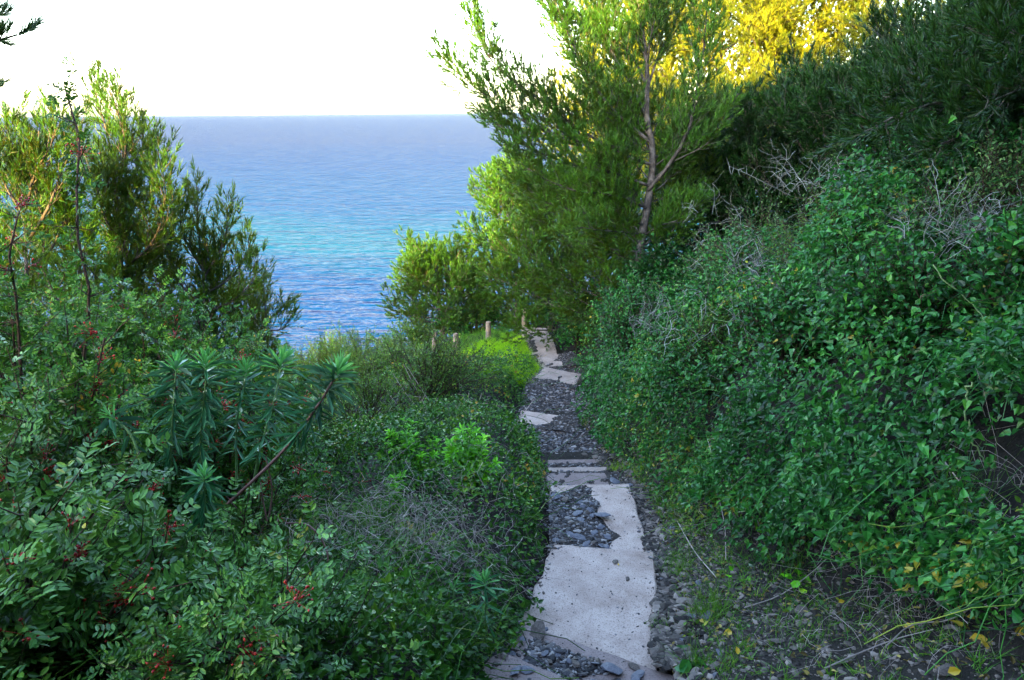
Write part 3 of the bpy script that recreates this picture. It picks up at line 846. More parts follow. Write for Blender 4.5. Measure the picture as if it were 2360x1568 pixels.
# --- the tall open pine beside the path: limbs surveyed
T = Tree(11); R = T.R; t0 = 12.6
def lim(pts, n=10): return resample([at(a, b, t0 + c) for a, b, c in pts], n)
g0 = at(1470, 640, t0); gb = ground_pt(g0[0] - .03, g0[1])
trunk = resample([gb - UP * .1] + [at(a, b, t0 + c) for a, b, c in [(1471, 640, 0), (1477, 560, 0), (1492, 470, .03), (1502, 400, .05), (1502, 330, .08), (1490, 272, .1), (1490, 150, .1), (1472, 20, .05), (1455, -120, 0)]], 30)
T.wood.tube(trunk, np.r_[np.linspace(.085, .065, 10), np.linspace(.063, .018, 20)], 9)
limbs = [
    ([(1492, 440, 0), (1530, 395, -.1), (1562, 350, -.2), (1592, 280, -.25), (1606, 190, -.2), (1624, 90, -.1), (1632, -60, 0)], .034, .55, (0, 0, .1)),
    ([(1502, 330, .08), (1440, 280, .0), (1400, 240, -.2), (1352, 170, -.4), (1310, 80, -.5), (1262, -40, -.5)], .033, .62, (-.2, 0, .15)),
    ([(1490, 272, .1), (1450, 190, .1), (1405, 110, .2), (1380, 20, .3), (1360, -100, .3)], .028, .6, (-.1, 0, .15)),
    ([(1502, 380, .05), (1420, 350, -.1), (1340, 300, -.3), (1230, 220, -.5), (1140, 150, -.6), (1095, 60, -.6), (1100, 10, -.6)], .032, .66, (-.25, 0, .2)),
    ([(1440, 340, -.1), (1310, 320, -.4), (1190, 270, -.7), (1080, 190, -.9), (1025, 140, -1)], .022, .56, (-.25, 0, .2)),
    ([(1498, 430, .0), (1420, 400, -.3), (1320, 380, -.5), (1220, 340, -.7), (1130, 275, -.8)], .026, .56, (-.2, 0, .2)),
    ([(1490, 480, .0), (1420, 450, -.4), (1330, 440, -.7), (1230, 400, -.8), (1175, 345, -.8)], .022, .5, (-.2, 0, .15)),
    ([(1485, 520, .0), (1430, 500, -.3), (1340, 490, -.5), (1260, 465, -.6), (1195, 420, -.6)], .02, .46, (-.2, 0, .1)),
    ([(1490, 200, .1), (1440, 110, .4), (1300, 40, .6), (1240, -30, .7)], .022, .55, (-.2, 0, .15)),
    ([(1490, 210, .1), (1520, 120, .3), (1560, 40, .5), (1575, -70, .6)], .022, .5, (0, 0, .15)),
    ([(1492, 150, .1), (1500, 80, -.3), (1520, 0, -.5), (1530, -80, -.6)], .018, .5, (0, 0, .15)),
    ([(1500, 370, .1), (1560, 330, .6), (1620, 290, 1.0), (1660, 220, 1.3)], .022, .5, (.1, 0, .1)),
    ([(1555, 370, -.2), (1630, 330, -.3), (1670, 270, -.3), (1700, 215, -.3)], .010, .22, (.1, 0, 0)),
    ([(1490, 470, .1), (1540, 450, .5), (1600, 420, .9), (1650, 380, 1.1)], .018, .45, (.1, 0, 0)),
    ([(1480, 540, .0), (1440, 535, -.5), (1380, 530, -.9), (1320, 520, -1.2)], .018, .42, (-.1, 0, 0)),
    ([(1480, 545, .0), (1520, 520, -.3), (1580, 500, -.6), (1620, 460, -.7)], .016, .4, (.1, 0, 0)),
    ([(1475, 580, .0), (1420, 575, .3), (1350, 560, .6), (1290, 540, .8)], .016, .38, (-.1, 0, 0)),
    ([(1472, 600, 0), (1430, 590, -.3), (1390, 560, -.5), (1360, 540, -.6)], .014, .25, (0, 0, 0)),
    ([(1500, 350, .1), (1470, 300, .8), (1420, 240, 1.3), (1390, 170, 1.6)], .02, .5, (-.1, 0, .1)),
    ([(1470, 645, 0), (1430, 640, -.2), (1390, 600, -.4), (1360, 585, -.5)], .018, .12, (0, 0, 0)),
    ([(1470, 690, 0), (1435, 680, -.3), (1400, 640, -.5), (1365, 625, -.6)], .016, .1, (0, 0, 0)),
]
for pts, r, sl, bias in limbs:
    T.grow(lim(pts), r, .005, sl * 1.08, .056, .15, .8, .22, .085, .15, 6, bias, .2)
T.grow(trunk[20:], .03, .01, .55, .09, 0, .75, .25, .085, .15, 6, (-.05, 0, .15))
for k in range(22):
    f = R.uniform(.18, .58); p = trunk[int(f * 29)]; az = k * 2.4 + R.normal(0, .3); el = .25 + .6 * f
    d = np.array([math.cos(az) * math.cos(el), math.sin(az) * math.cos(el) * .7 + .65, math.sin(el)])
    T.grow(arc(p, d, R.uniform(.8, 1.5) * (1.1 - .4 * f), .2, 8, R, .05), .013, .004, .5, .06, .2, .8, .22, .085, .15, 4, (0, 0, .1), .2)
T.finish(gb, 'tall open pine with bare grey trunk rising from the creeper beside the path', 26, .085, .008, 'needle')

# --- small round pine with a forked trunk below the posts
pine(31, *at(1022, 770, 20.5)[:2], at(1000, 625, 20.5)[2], 1.45, 'small round pine with golden tips and forked trunk behind the stump', 'needle', (-.15, .1), 34, .22, 1.1, 26, .085, 0.0108, .10, 'round')
# --- bright pines right of it
pine(32, *at(1190, 720, 20)[:2], at(1170, 425, 20)[2], 1.6, 'bright green pine with pointed upright tips against the sea, left of the tall pine', 'needle', (-.1, 0), 34, .05, 1.1, 26, .09, 0.0121, .09, 'round')
pine(33, *at(1320, 700, 17)[:2], at(1270, 455, 17)[2], 1.75, 'yellowish green bushy pine leaning over the end of the path', 'needle', (-.25, -.2), 34, .05, 1.1, 26, .085, 0.0115, .09, 'round')
pine(34, *at(1390, 740, 15)[:2], at(1345, 560, 15)[2], 1.15, 'low light green young pine under the tall pine', 'needle', (-.1, 0), 26, .05, 1.1, 26, .08, 0.0095, .06, 'round')
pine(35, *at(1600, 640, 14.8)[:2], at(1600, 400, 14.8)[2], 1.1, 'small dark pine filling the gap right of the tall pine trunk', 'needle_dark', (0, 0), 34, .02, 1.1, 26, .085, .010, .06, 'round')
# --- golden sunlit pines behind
pine(41, *at(1650, 330, 22)[:2], at(1640, -140, 22)[2], 3.2, 'tallest sunlit golden pine behind the open pine', 'needle_sunlit', (0, 0), 50, .25, .75, 20, .10, 0.0149, .14, 'round')
pine(42, *at(1800, 330, 21)[:2], at(1770, -60, 21)[2], 2.3, 'golden sunlit pine sloping towards the gap of white sky', 'needle_sunlit', (-.2, 0), 40, .25, .75, 20, .10, 0.0135, .12, 'round')
pine(43, *at(2060, 280, 20)[:2], at(2040, -120, 20)[2], 2.6, 'golden sunlit pine right of the gap of white sky', 'needle_sunlit', (0, 0), 40, .2, .75, 20, .10, 0.0135, .12, 'round')
pine(44, *at(1440, 330, 24)[:2], at(1430, -60, 24)[2], 2.6, 'golden sunlit pine glimpsed through the open pine, left of the tallest golden one', 'needle_sunlit', (0, 0), 40, .3, .75, 20, .10, .0135, .12, 'round')
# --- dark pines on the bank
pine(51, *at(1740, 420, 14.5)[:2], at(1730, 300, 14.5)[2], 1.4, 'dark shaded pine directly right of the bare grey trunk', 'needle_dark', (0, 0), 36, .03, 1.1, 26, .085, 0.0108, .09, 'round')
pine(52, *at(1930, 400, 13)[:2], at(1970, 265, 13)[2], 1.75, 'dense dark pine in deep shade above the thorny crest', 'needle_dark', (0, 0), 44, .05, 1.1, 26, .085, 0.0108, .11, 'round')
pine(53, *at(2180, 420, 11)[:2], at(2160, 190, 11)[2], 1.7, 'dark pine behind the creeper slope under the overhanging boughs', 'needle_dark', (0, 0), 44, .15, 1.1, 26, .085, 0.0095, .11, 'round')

# --- near pine at the right whose boughs hang into the frame
T = Tree(61); R = T.R; t0 = 6.6
def lim2(pts, n=9): return resample([at(a, b, c) for a, b, c in pts], n)
gb = ground_pt(*at(2520, 420, 7.0)[:2])
tr = resample([gb - UP * .1, at(2515, 200, 7.0), at(2500, -80, 7.0), at(2470, -420, 7.1)], 16)
T.wood.tube(tr, np.linspace(.14, .04, 16), 9)
for pts, r in [
        ([(2515, 220, 7.0), (2380, 230, 6.6), (2220, 225, 6.4), (2080, 260, 6.3), (2000, 300, 6.2)], .03),
        ([(2510, 130, 7.0), (2380, 120, 6.8), (2260, 150, 6.7), (2130, 200, 6.7), (2040, 225, 6.7)], .03),
        ([(2505, 40, 7.0), (2400, 30, 6.6), (2330, 60, 6.3), (2260, 110, 6.2), (2200, 160, 6.2)], .028),
        ([(2500, -20, 7.0), (2400, -40, 7.2), (2350, -10, 7.3), (2300, 40, 7.4), (2250, 80, 7.4)], .028),
        ([(2500, -80, 7.0), (2400, -90, 6.6), (2350, -60, 6.4), (2300, 0, 6.2)], .026),
        ([(2515, 300, 7.0), (2420, 300, 6.5), (2320, 290, 6.2), (2230, 310, 6.0), (2170, 330, 5.9)], .022),
        ([(2518, 360, 7.0), (2440, 370, 6.6), (2370, 360, 6.3), (2310, 350, 6.1)], .018),
        ([(2510, 180, 7.0), (2420, 190, 6.0), (2340, 210, 5.6), (2270, 240, 5.4)], .02),
        ([(2510, 100, 7.0), (2440, 90, 6.0), (2370, 90, 5.6), (2310, 100, 5.4)], .02)]:
    T.grow(lim2(pts), r, .005, .62, .07, .15, .8, .05, .075, .15, 6, (-.1, 0, -.02), .2)
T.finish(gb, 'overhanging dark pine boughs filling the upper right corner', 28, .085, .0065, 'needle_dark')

# --- pines at the left, in front of the sea
def limbtree(seed, base, limbs_, label, mat, L=.08, W=.006, nn=24, sl=.42, gap=.055, tr=.05, slen=.15, sgap=.085, bias=(0, 0, .2)):
    T = Tree(seed)
    b = ground_pt(*base[:2])
    for i, (pts, r) in enumerate(limbs_):
        p = [at(a, bb, c) for a, bb, c in pts]
        if i == 0: p = [b - UP * .1] + p
        T.grow(resample(p, 12), r, .005, sl * (1 if i == 0 else .9), gap, .25 if i == 0 else .15, .75, .25, sgap, slen, 6, bias, .25)
    return T.finish(b, label, nn, L, W, mat)

limbtree(71, at(280, 900, 8.0), [
    ([(285, 700, 8.0), (275, 520, 8.0), (262, 380, 8.0), (240, 280, 7.9), (215, 200, 7.8)], .045),
    ([(275, 480, 8.0), (310, 400, 8.1), (330, 330, 8.2), (322, 290, 8.2)], .018),
    ([(270, 440, 8.0), (290, 340, 7.8), (270, 260, 7.7), (258, 215, 7.7)], .016),
    ([(280, 560, 8.0), (330, 480, 8.0), (362, 400, 8.0), (365, 340, 8.0)], .018),
    ([(283, 620, 8.0), (350, 560, 7.8), (380, 470, 7.7), (375, 390, 7.7)], .016),
    ([(275, 500, 8.0), (220, 420, 8.2), (190, 340, 8.3), (180, 290, 8.3)], .016),
    ([(283, 640, 8.0), (340, 610, 8.2), (390, 560, 8.4), (395, 500, 8.4)], .016),
    ([(280, 560, 8.0), (240, 500, 7.7), (225, 440, 7.6), (215, 400, 7.5)], .014)],
    'feathery pine with golden tips, tallest at the left above the horizon', 'needle', sl=.40)
limbtree(72, at(455, 900, 8.8), [
    ([(470, 740, 8.8), (468, 620, 8.8), (455, 520, 8.8), (455, 430, 8.8)], .032),
    ([(470, 640, 8.8), (510, 570, 8.8), (525, 510, 8.8), (530, 475, 8.8)], .014),
    ([(470, 680, 8.8), (530, 640, 8.9), (565, 590, 9.0), (575, 560, 9.0)], .014),
    ([(470, 720, 8.8), (540, 690, 8.7), (585, 640, 8.6), (590, 600, 8.6)], .014),
    ([(466, 620, 8.8), (430, 560, 8.6), (415, 510, 8.5), (420, 480, 8.5)], .012),
    ([(470, 700, 8.8), (420, 660, 8.6), (390, 600, 8.5), (385, 560, 8.5)], .012)],
    'younger pine with golden needles standing out against the turquoise water', 'needle', sl=.32)
limbtree(73, at(600, 900, 9.3), [
    ([(610, 800, 9.3), (612, 730, 9.3), (610, 680, 9.3), (606, 640, 9.3)], .022),
    ([(612, 740, 9.3), (640, 720, 9.3), (658, 700, 9.3)], .01),
    ([(612, 760, 9.3), (645, 760, 9.3), (668, 735, 9.3)], .01),
    ([(612, 760, 9.3), (580, 740, 9.3), (560, 700, 9.3)], .01)],
    'small pine seedling low against the near ripples right of the left pines', 'needle', sl=.2)
limbtree(74, at(60, 900, 6.8), [
    ([(65, 700, 6.8), (60, 520, 6.8), (45, 400, 6.8), (15, 290, 6.8)], .04),
    ([(62, 520, 6.8), (90, 430, 6.9), (95, 360, 7.0), (85, 300, 7.0)], .016),
    ([(62, 560, 6.8), (110, 480, 6.8), (140, 400, 6.8), (150, 330, 6.8)], .016),
    ([(60, 500, 6.8), (20, 440, 6.6), (-20, 360, 6.6)], .014),
    ([(65, 620, 6.8), (120, 570, 7.0), (150, 500, 7.1), (160, 450, 7.1)], .014),
    ([(60, 480, 6.8), (80, 400, 6.7), (120, 330, 6.7), (130, 280, 6.7)], .014)],
    'blurred green pine at the left edge below the horizon', 'needle', sl=.34)
for k, (bx, by, t_, tx, ty, rad, lab) in enumerate([
        (150, 900, 8.8, 150, 340, .95, 'bushy pine behind the blurred pine at the left edge'),
        (335, 900, 8.5, 330, 430, .85, 'bushy green pine in front of the feathery pine trunk'),
        (400, 900, 9.4, 410, 560, .75, 'dense low pine between the feathery pine and the younger one'),
        (520, 900, 9.4, 505, 590, .75, 'dense low pine under the younger golden pine'),
        (40, 900, 7.6, 50, 420, .9, 'dense green pine low at the left edge'),
        (225, 900, 7.6, 235, 480, .75, 'pale feathery pine behind the bare red sprout'),
        (600, 900, 10.2, 590, 690, .6, 'low rounded pine beside the pine seedling')]):
    pine(80 + k, *at(bx, by, t_)[:2], at(tx, ty, t_)[2], rad, lab, 'needle' if k != 5 else 'needle_light', (0, 0), 46, .03, 1.15, 24, .08, .0062, .05, 'cone', 0, .14)
# tree outside the frame at the left: one dark bough reaches in
limbtree(75, at(-420, 600, 4.6), [
    ([(-400, 300, 4.6), (-380, 60, 4.6), (-360, -200, 4.6)], .06),
    ([(-385, 120, 4.6), (-220, 130, 4.4), (-90, 110, 4.2), (-10, 95, 4.1), (40, 80, 4.1)], .02),
    ([(-90, 110, 4.2), (-40, 60, 4.2), (-8, 40, 4.2)], .008),
    ([(-390, 240, 4.6), (-220, 240, 4.4), (-90, 225, 4.2), (-22, 205, 4.2)], .018)],
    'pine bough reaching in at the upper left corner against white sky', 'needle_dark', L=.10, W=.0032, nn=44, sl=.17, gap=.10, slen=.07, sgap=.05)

# unseen pines added behind and beside the viewer to shut off sky light
src = [o for o in bpy.data.objects if o.get('category') == 'tree' and o['label'].startswith('dense dark pine')][0]
for k, (x, y, sc, lab) in enumerate([(4.6, -2.2, 1.9, 'added unseen pine blocking sky light uphill behind the viewer on the right'), (.6, -5.0, 2.0, 'added unseen pine blocking sky light straight behind the viewer'),
                                     (-3.6, -3.6, 1.6, 'added unseen pine blocking sky light behind the viewer on the seaward side'), (8.6, 1.4, 2.0, 'added unseen pine blocking sky light on the bank beyond the right edge'), (9.5, 7.0, 1.6, 'added unseen pine blocking sky light high on the bank beyond the right edge')]):
    r = src.copy(); COL.objects.link(r); r.location = ground_pt(x, y) - UP * .2; r.scale = (sc, sc, sc); r.rotation_euler = (0, 0, 1.3 * k); r['label'] = lab
    for ch in src.children:
        c_ = ch.copy(); COL.objects.link(c_); c_.parent = r
# ------------------------------------------------------------------ shrubs
def bush_skeleton(R, base, rx, ry, h, nstem, ntwig, twl, upb=.2, wob=.06, flat=.35):
    """stems fill an ellipsoid; returns stems, twigs"""
    stems, twigs = [], []
    for i in range(nstem):
        a = R.uniform(0, 6.28); q = math.sqrt(R.uniform(0, 1)); zf = math.sqrt(max(.05, 1 - q * q)) * R.uniform(.75, 1.05)
        tip = base + np.array([rx * q * math.cos(a), ry * q * math.sin(a), h * max(flat * R.uniform(.6, 1.2), zf)])
        mid = base * .45 + tip * .55 + np.array([0, 0, h * .12 * (1 - q)]) + R.normal(0, wob, 3) * h * .6
        st = resample([base + np.r_[R.normal(0, .05, 2), 0], mid, tip], 9)
        stems.append(st)
        tv = norm(np.gradient(st, axis=0))
        for k in range(ntwig):
            f = R.uniform(.3, 1); j = min(int(f * 8), 7)
            p = st[j] + (st[j + 1] - st[j]) * (f * 8 - j)
            d = norm(tv[j] + R.normal(0, .75, 3) + UP * upb)
            twigs.append(arc(p, d, twl * R.uniform(.6, 1.3), .12, 5, R, .06))
        twigs.append(st[-4:])
    return stems, twigs


def twig_points(twigs, gap, R, f0=.15):
    P, D = [], []
    for tw in twigs:
        L = np.linalg.norm(np.diff(tw, axis=0), axis=1).sum(); n = max(2, int(L / gap))
        f = np.linspace(f0, 1, n) + R.uniform(-.03, .03, n); f = np.clip(f, 0, 1)
        x = f * (len(tw) - 1); i = np.minimum(x.astype(int), len(tw) - 2); u = (x - i)[:, None]
        P.append(tw[i] * (1 - u) + tw[i + 1] * u); D.append(norm(tw[i + 1] - tw[i]))
    return np.concatenate(P), np.concatenate(D)


def perp_of(D, R): return norm(np.cross(D, R.normal(size=D.shape)))


def mastic(seed, base, rx, ry, h, nstem, ntwig, label, twl=.3, leaflet=.034, mat='mastic', berries=30, gap=.04, extra=(), upb=.25):
    R = np.random.default_rng(seed); base = np.asarray(base, float)
    stems, twigs = bush_skeleton(R, base, rx, ry, h, nstem, ntwig, twl, upb)
    for e in extra:
        e = np.asarray(e); stems.append(resample(e, 10)); tv = resample(e, 14)
        for p in tv[3:]:
            for _ in range(4): twigs.append(arc(p, norm(R.normal(0, 1, 3) + UP * .3), R.uniform(.06, .16), .1, 4, R))
        twigs.append(tv[-5:])
    w = MB()
    for s_ in stems: w.tube(s_, np.linspace(.013, .005, len(s_)), 5)
    for s_ in twigs: w.tube(s_, np.linspace(.004, .002, len(s_)), 3)
    P, D = twig_points(twigs, gap, R)
    # compound leaves: a rachis with four pairs of leaflets
    n = len(P)
    rd = norm(D * .5 + perp_of(D, R) * .9 + UP * .15)
    rl = leaflet * 2.3 * R.uniform(.75, 1.25, n)
    N = norm(UP * 1.1 + R.normal(0, .5, (n, 3)) - np.array([0, .25, 0]))
    sx = norm(np.cross(rd, N)); N = np.cross(sx, rd)
    LP, LD, LN, LL = [], [], [], []
    for k in range(4):
        f = .25 + .23 * k
        for sg in (-1, 1):
            LP.append(P + rd * (rl * f)[:, None] - N * (rl * .12 * f * f)[:, None])
            LD.append(norm(rd * .55 + sx * sg + N * .12 + R.normal(0, .12, (n, 3))))
            LN.append(N + R.normal(0, .2, (n, 3))); LL.append(leaflet * (1.05 - .1 * abs(k - 1.5)) * R.uniform(.8, 1.15, n))
    LP, LD, LN, LL = map(np.concatenate, (LP, LD, LN, LL))
    keep = R.uniform(0, 1, len(LP)) < .93
    lf = MB(); leaves(lf, LP[keep], LD[keep], LN[keep], LL[keep], LL[keep] * .46, R, (.34, .46, .72, .40), .10, .10)
    root = thing('mastic_shrub', base, label, 'shrub', 'mastic shrubs at the left')
    w.build('stems', MT['twig'], root, base)
    lf.build('foliage', MT[mat], root, base)
    if berries:
        pick = R.integers(0, n, (int(berries * 1.4), 4))
        for i in pick[np.arange(len(pick)), np.argmin(np.linalg.norm(P[pick], axis=2), 1)]:
            b = MB()
            m = R.integers(7, 20)
            c = P[i] + R.normal(0, .028, (m, 3)) + norm(D[i]) * .02
            pebbles(b, c, R.uniform(.005, .0075, m), R, .9, .1, True)
            for q_ in c: b.tube(np.array([P[i], (P[i] + q_) / 2 + UP * .004, q_]), .0012, 3)
            b.build('berry_cluster', MT['berry'], root, base)
    return root


gp = ground_pt
def P3(dx, dy, t): 
    p = at(dx, dy, t); return gp(p[0], p[1])
mastic(201, gp(-1.95, 2.45), .75, .6, 1.05, 22, 12, 'near mastic shrub with red berries filling the lower left corner', .26, .046, berries=34)
mastic(202, gp(-1.25, 2.6), .62, .5, .62, 18, 12, 'low mastic shrub with broad pale leaflets right of the near berried one', .25, .036, berries=8)
mastic(203, gp(-2.35, 3.2), .75, .6, 1.5, 22, 12, 'mastic shrub with clustered berries at the left edge behind the near one', .28, .036, berries=26)
mastic(204, gp(-2.7, 4.1), .85, .6, 2.3, 42, 18, 'tall dark mastic shrub whose bare red sprout rises above the left pines', .3, .034, 'mastic_dark', 46,
       extra=[[gp(-2.7, 4.1) + UP * .8, at(205, 720, 4.3), at(180, 560, 4.2), at(176, 440, 4.2), at(185, 330, 4.2), at(165, 260, 4.2), at(150, 205, 4.2)],
              [gp(-2.9, 4.1) + UP * .8, at(40, 720, 4.1), at(20, 600, 4.0), at(40, 500, 4.0)]])
mastic(205, gp(-2.0, 4.6), .75, .6, 1.65, 24, 12, 'dark mastic shrub behind the spurge stems with red fruit', .28, .034, 'mastic_dark', 34)
mastic(206, gp(-1.45, 3.25), .5, .45, .72, 14, 11, 'mastic shrub between the berried corner and the spurge', .24, .036, berries=6)
mastic(207, gp(-2.25, 5.7), .9, .7, 1.45, 22, 12, 'mastic shrub merging into the left pines, speckled with berries', .28, .034, 'mastic_dark', 24)
mastic(208, gp(-3.6, 5.2), .9, .7, 1.9, 22, 12, 'mastic shrub at the left edge under the blurred pine', .3, .036, 'mastic_dark', 20)
mastic(210, P3(140, 900, 6.4), .95, .7, 2.5, 42, 18, 'tall leafy mastic shrub under the feathery pines, second row from the left edge', .3, .036, 'mastic_dark', 18)
mastic(211, P3(330, 900, 6.6), .95, .7, 2.2, 42, 18, 'tall leafy mastic shrub behind the three close spurge stems', .3, .036, 'mastic_dark', 22)
mastic(212, P3(480, 900, 7.0), .85, .7, 1.8, 42, 18, 'mastic shrub left of the slanting spurge below the younger pine', .3, .036, 'mastic_dark', 12)
# the berried spray in front
b0 = gp(-1.3, 2.2)
mastic(209, b0, .2, .2, .25, 3, 5, 'leafy mastic spray with a red berry cluster along the bottom edge', .16, .032, berries=5, gap=.03,
       extra=[[b0 + UP * .15, at(330, 1515, 2.62), at(450, 1490, 2.62), at(560, 1470, 2.65), at(625, 1440, 2.7)], [b0 + UP * .2, at(350, 1530, 2.6), at(480, 1530, 2.6), at(590, 1500, 2.62)]])


def small_bush(seed, base, rx, ry, h, nstem, ntwig, label, twl=.3, leaf=.03, wid=.5, mat='small', gap=.035, name='bush', group='small leaved bushes left of the path', dropo=.1, lm=1):
    R = np.random.default_rng(seed); base = np.asarray(base, float)
    stems, twigs = bush_skeleton(R, base, rx, ry, h, nstem, ntwig, twl)
    w = MB()
    for s_ in stems: w.tube(s_, np.linspace(.012, .004, len(s_)), 4)
    for s_ in twigs: w.tube(s_, np.linspace(.0035, .002, len(s_)), 3)
    P, D = twig_points(twigs, gap, R)
    P = np.repeat(P, lm, 0); D = np.repeat(D, lm, 0)
    n = len(P); ld = norm(D * .6 + perp_of(D, R) + UP * .2)
    lf = MB(); ll = leaf * R.uniform(.6, 1.25, n)
    leaves(lf, P, ld, norm(UP + R.normal(0, .6, (n, 3))), ll, ll * wid, R, (.34, .5, .7, .38), .12, dropo)
    root = thing(name, base, label, 'bush', group)
    w.build('stems', MT['twig'], root, base); lf.build('foliage', MT[mat], root, base)
    return root


small_bush(301, P3(980, 950, 11.2), 1.15, .7, 1.05, 34, 13, 'broad bramble like bush with yellowish tips left of the grass patch', .34, .042, .55, 'small', .04)
small_bush(302, P3(1010, 910, 12.2), .5, .45, .55, 24, 12, 'leafy bush crowding against the lime green grass patch', .3, .038, .55, 'small', .036)
small_bush(303, P3(850, 960, 10.0), .85, .6, .75, 24, 12, 'darker low bush between spurge tips and broad bramble', .3, .036, .55, 'small', .036)
small_bush(304, P3(740, 860, 13.5), 1.0, .8, .95, 28, 13, 'feathery green bush with golden tips right of the left pines', .32, .05, .2, 'needle_light', .022, lm=2)
small_bush(305, P3(690, 830, 16), 1.1, .8, 1.15, 28, 13, 'farther bush with a golden crest against the near ripples', .34, .055, .2, 'needle', .024, lm=2)
small_bush(306, P3(830, 800, 18), 1.2, .8, .95, 28, 13, 'pale green bush at the edge of the drop to the sea', .34, .055, .25, 'small', .03, lm=2)
small_bush(307, P3(930, 830, 16.5), .75, .6, .70, 20, 12, 'silvery rounded bush below the small round pine', .26, .05, .35, 'grey', .028, lm=2)
small_bush(308, P3(860, 860, 14.8), .9, .7, .75, 22, 12, 'dark green rounded bush in front of the silvery bush', .28, .045, .4, 'small', .03, lm=2)
small_bush(309, P3(770, 790, 20), 1.1, .9, 1.0, 24, 12, 'bush at the brink left of the pale green one', .34, .06, .2, 'needle_light', .028, lm=2)
small_bush(310, P3(640, 900, 8.6), .7, .55, .85, 22, 12, 'green bush filling the gap under the small pine seedling', .28, .04, .45, 'small', .032)
small_bush(311, P3(560, 900, 7.2), .75, .55, .95, 24, 12, 'bush with many tiny bright leaves behind the spurge', .28, .036, .5, 'small', .032)
small_bush(312, P3(1330, 800, 16.5), .75, .7, 1.1, 26, 13, 'dark ivy like bush hugging the right side of the far steps', .3, .05, .7, 'creeper', .035, group='bushes right of the path', lm=2)
small_bush(313, P3(1250, 740, 20.5), 1.2, .5, 1.0, 24, 12, 'dark hedge behind the tallest post', .34, .06, .6, 'creeper', .035, group='bushes right of the path', lm=2)
small_bush(314, P3(1100, 790, 20.5), 1.4, .6, .9, 26, 12, 'dark low bush behind the leaning post', .34, .06, .6, 'creeper', .035, group='bushes right of the path', lm=2)
small_bush(315, P3(740, 940, 8.8), .7, .5, .6, 22, 12, 'low bush with small shiny leaves between two spurge stems', .26, .036, .5, 'small', .034)
small_bush(317, P3(950, 800, 21.5), 1.3, .7, .85, 26, 12, 'dark undergrowth under the small round pine', .34, .06, .5, 'small', .03, lm=2)
small_bush(318, P3(1090, 790, 22.5), 1.4, .7, .8, 26, 12, 'dark undergrowth between the small round pine and the posts', .34, .06, .5, 'small', .03, lm=2)
small_bush(319, gp(4.6, 14.5), 1.3, .8, 1.5, 34, 14, 'dark scrub on the crest right behind the tall pine foot', .36, .06, .6, 'creeper', .034, lm=2, group='bushes right of the path')
small_bush(316, P3(1000, 850, 15.6), .7, .4, .38, 20, 12, 'grey green bush in front of the post stumps', .28, .045, .45, 'grey', .032, lm=1)


# bright green whorled shrubs
def laurel(seed, base, tips, label, leaf=.075):
    R = np.random.default_rng(seed); w = MB(); lf = MB()
    for tp in tips:
        st = resample([base + np.r_[R.normal(0, .04, 2), 0], (base + tp) / 2 + R.normal(0, .04, 3), tp], 8)
        w.tube(st, np.linspace(.008, .004, 8), 5)
        d = norm(st[-1] - st[-3] + UP * .05)
        for k, (back, n) in enumerate(((0, 9), (.05, 8), (.10, 7), (.16, 5), (.23, 4))):
            c = tp - d * back
            a = np.arange(n) * 6.283 / n + R.uniform(0, 6)
            e1 = norm(np.cross(d, [.3, .1, 1.0])); e2 = np.cross(d, e1)
            rad = e1 * np.cos(a)[:, None] + e2 * np.sin(a)[:, None]
            el = .75 - .22 * k + R.normal(0, .15, n)
            D = norm(rad + d * el[:, None])
            L = leaf * R.uniform(.7, 1.15, n) * (.8 + .09 * k)
            leaves(lf, np.repeat(c[None], n, 0) + R.normal(0, .006, (n, 3)), D, norm(d + rad * -.3), L, L * .34, R, (.35, .46, .68, .42), .15, .2)
    root = thing('bright_leaved_shrub', base, label, 'shrub', 'bright green shrubs beside the path')
    w.build('stems', MT['greenstem'], root, base); lf.build('foliage', MT['laurel'], root, base)
R = np.random.default_rng(41)
def tips(cx, cy, t, w, h, n): return [at(cx + R.normal(0, w), cy + R.normal(0, h), t + R.normal(0, .12)) for _ in range(n)]
p = P3(1085, 1090, 6.9); laurel(1, p, tips(1080, 1040, 6.7, 32, 32, 22) + [at(1085, 985, 6.8), at(1060, 1000, 6.8), at(1115, 1010, 6.8)], 'bright green whorled shrub, the right and taller one beside the creeper edge', .085)
p = P3(960, 1080, 7.1); laurel(2, p, tips(950, 1020, 7.0, 42, 24, 22), 'bright green whorled shrub left of the taller bright one', .08)
p = P3(905, 1130, 6.4); laurel(3, p, tips(900, 1118, 6.3, 22, 10, 7), 'small bright green shoots under the two bright shrubs', .06)


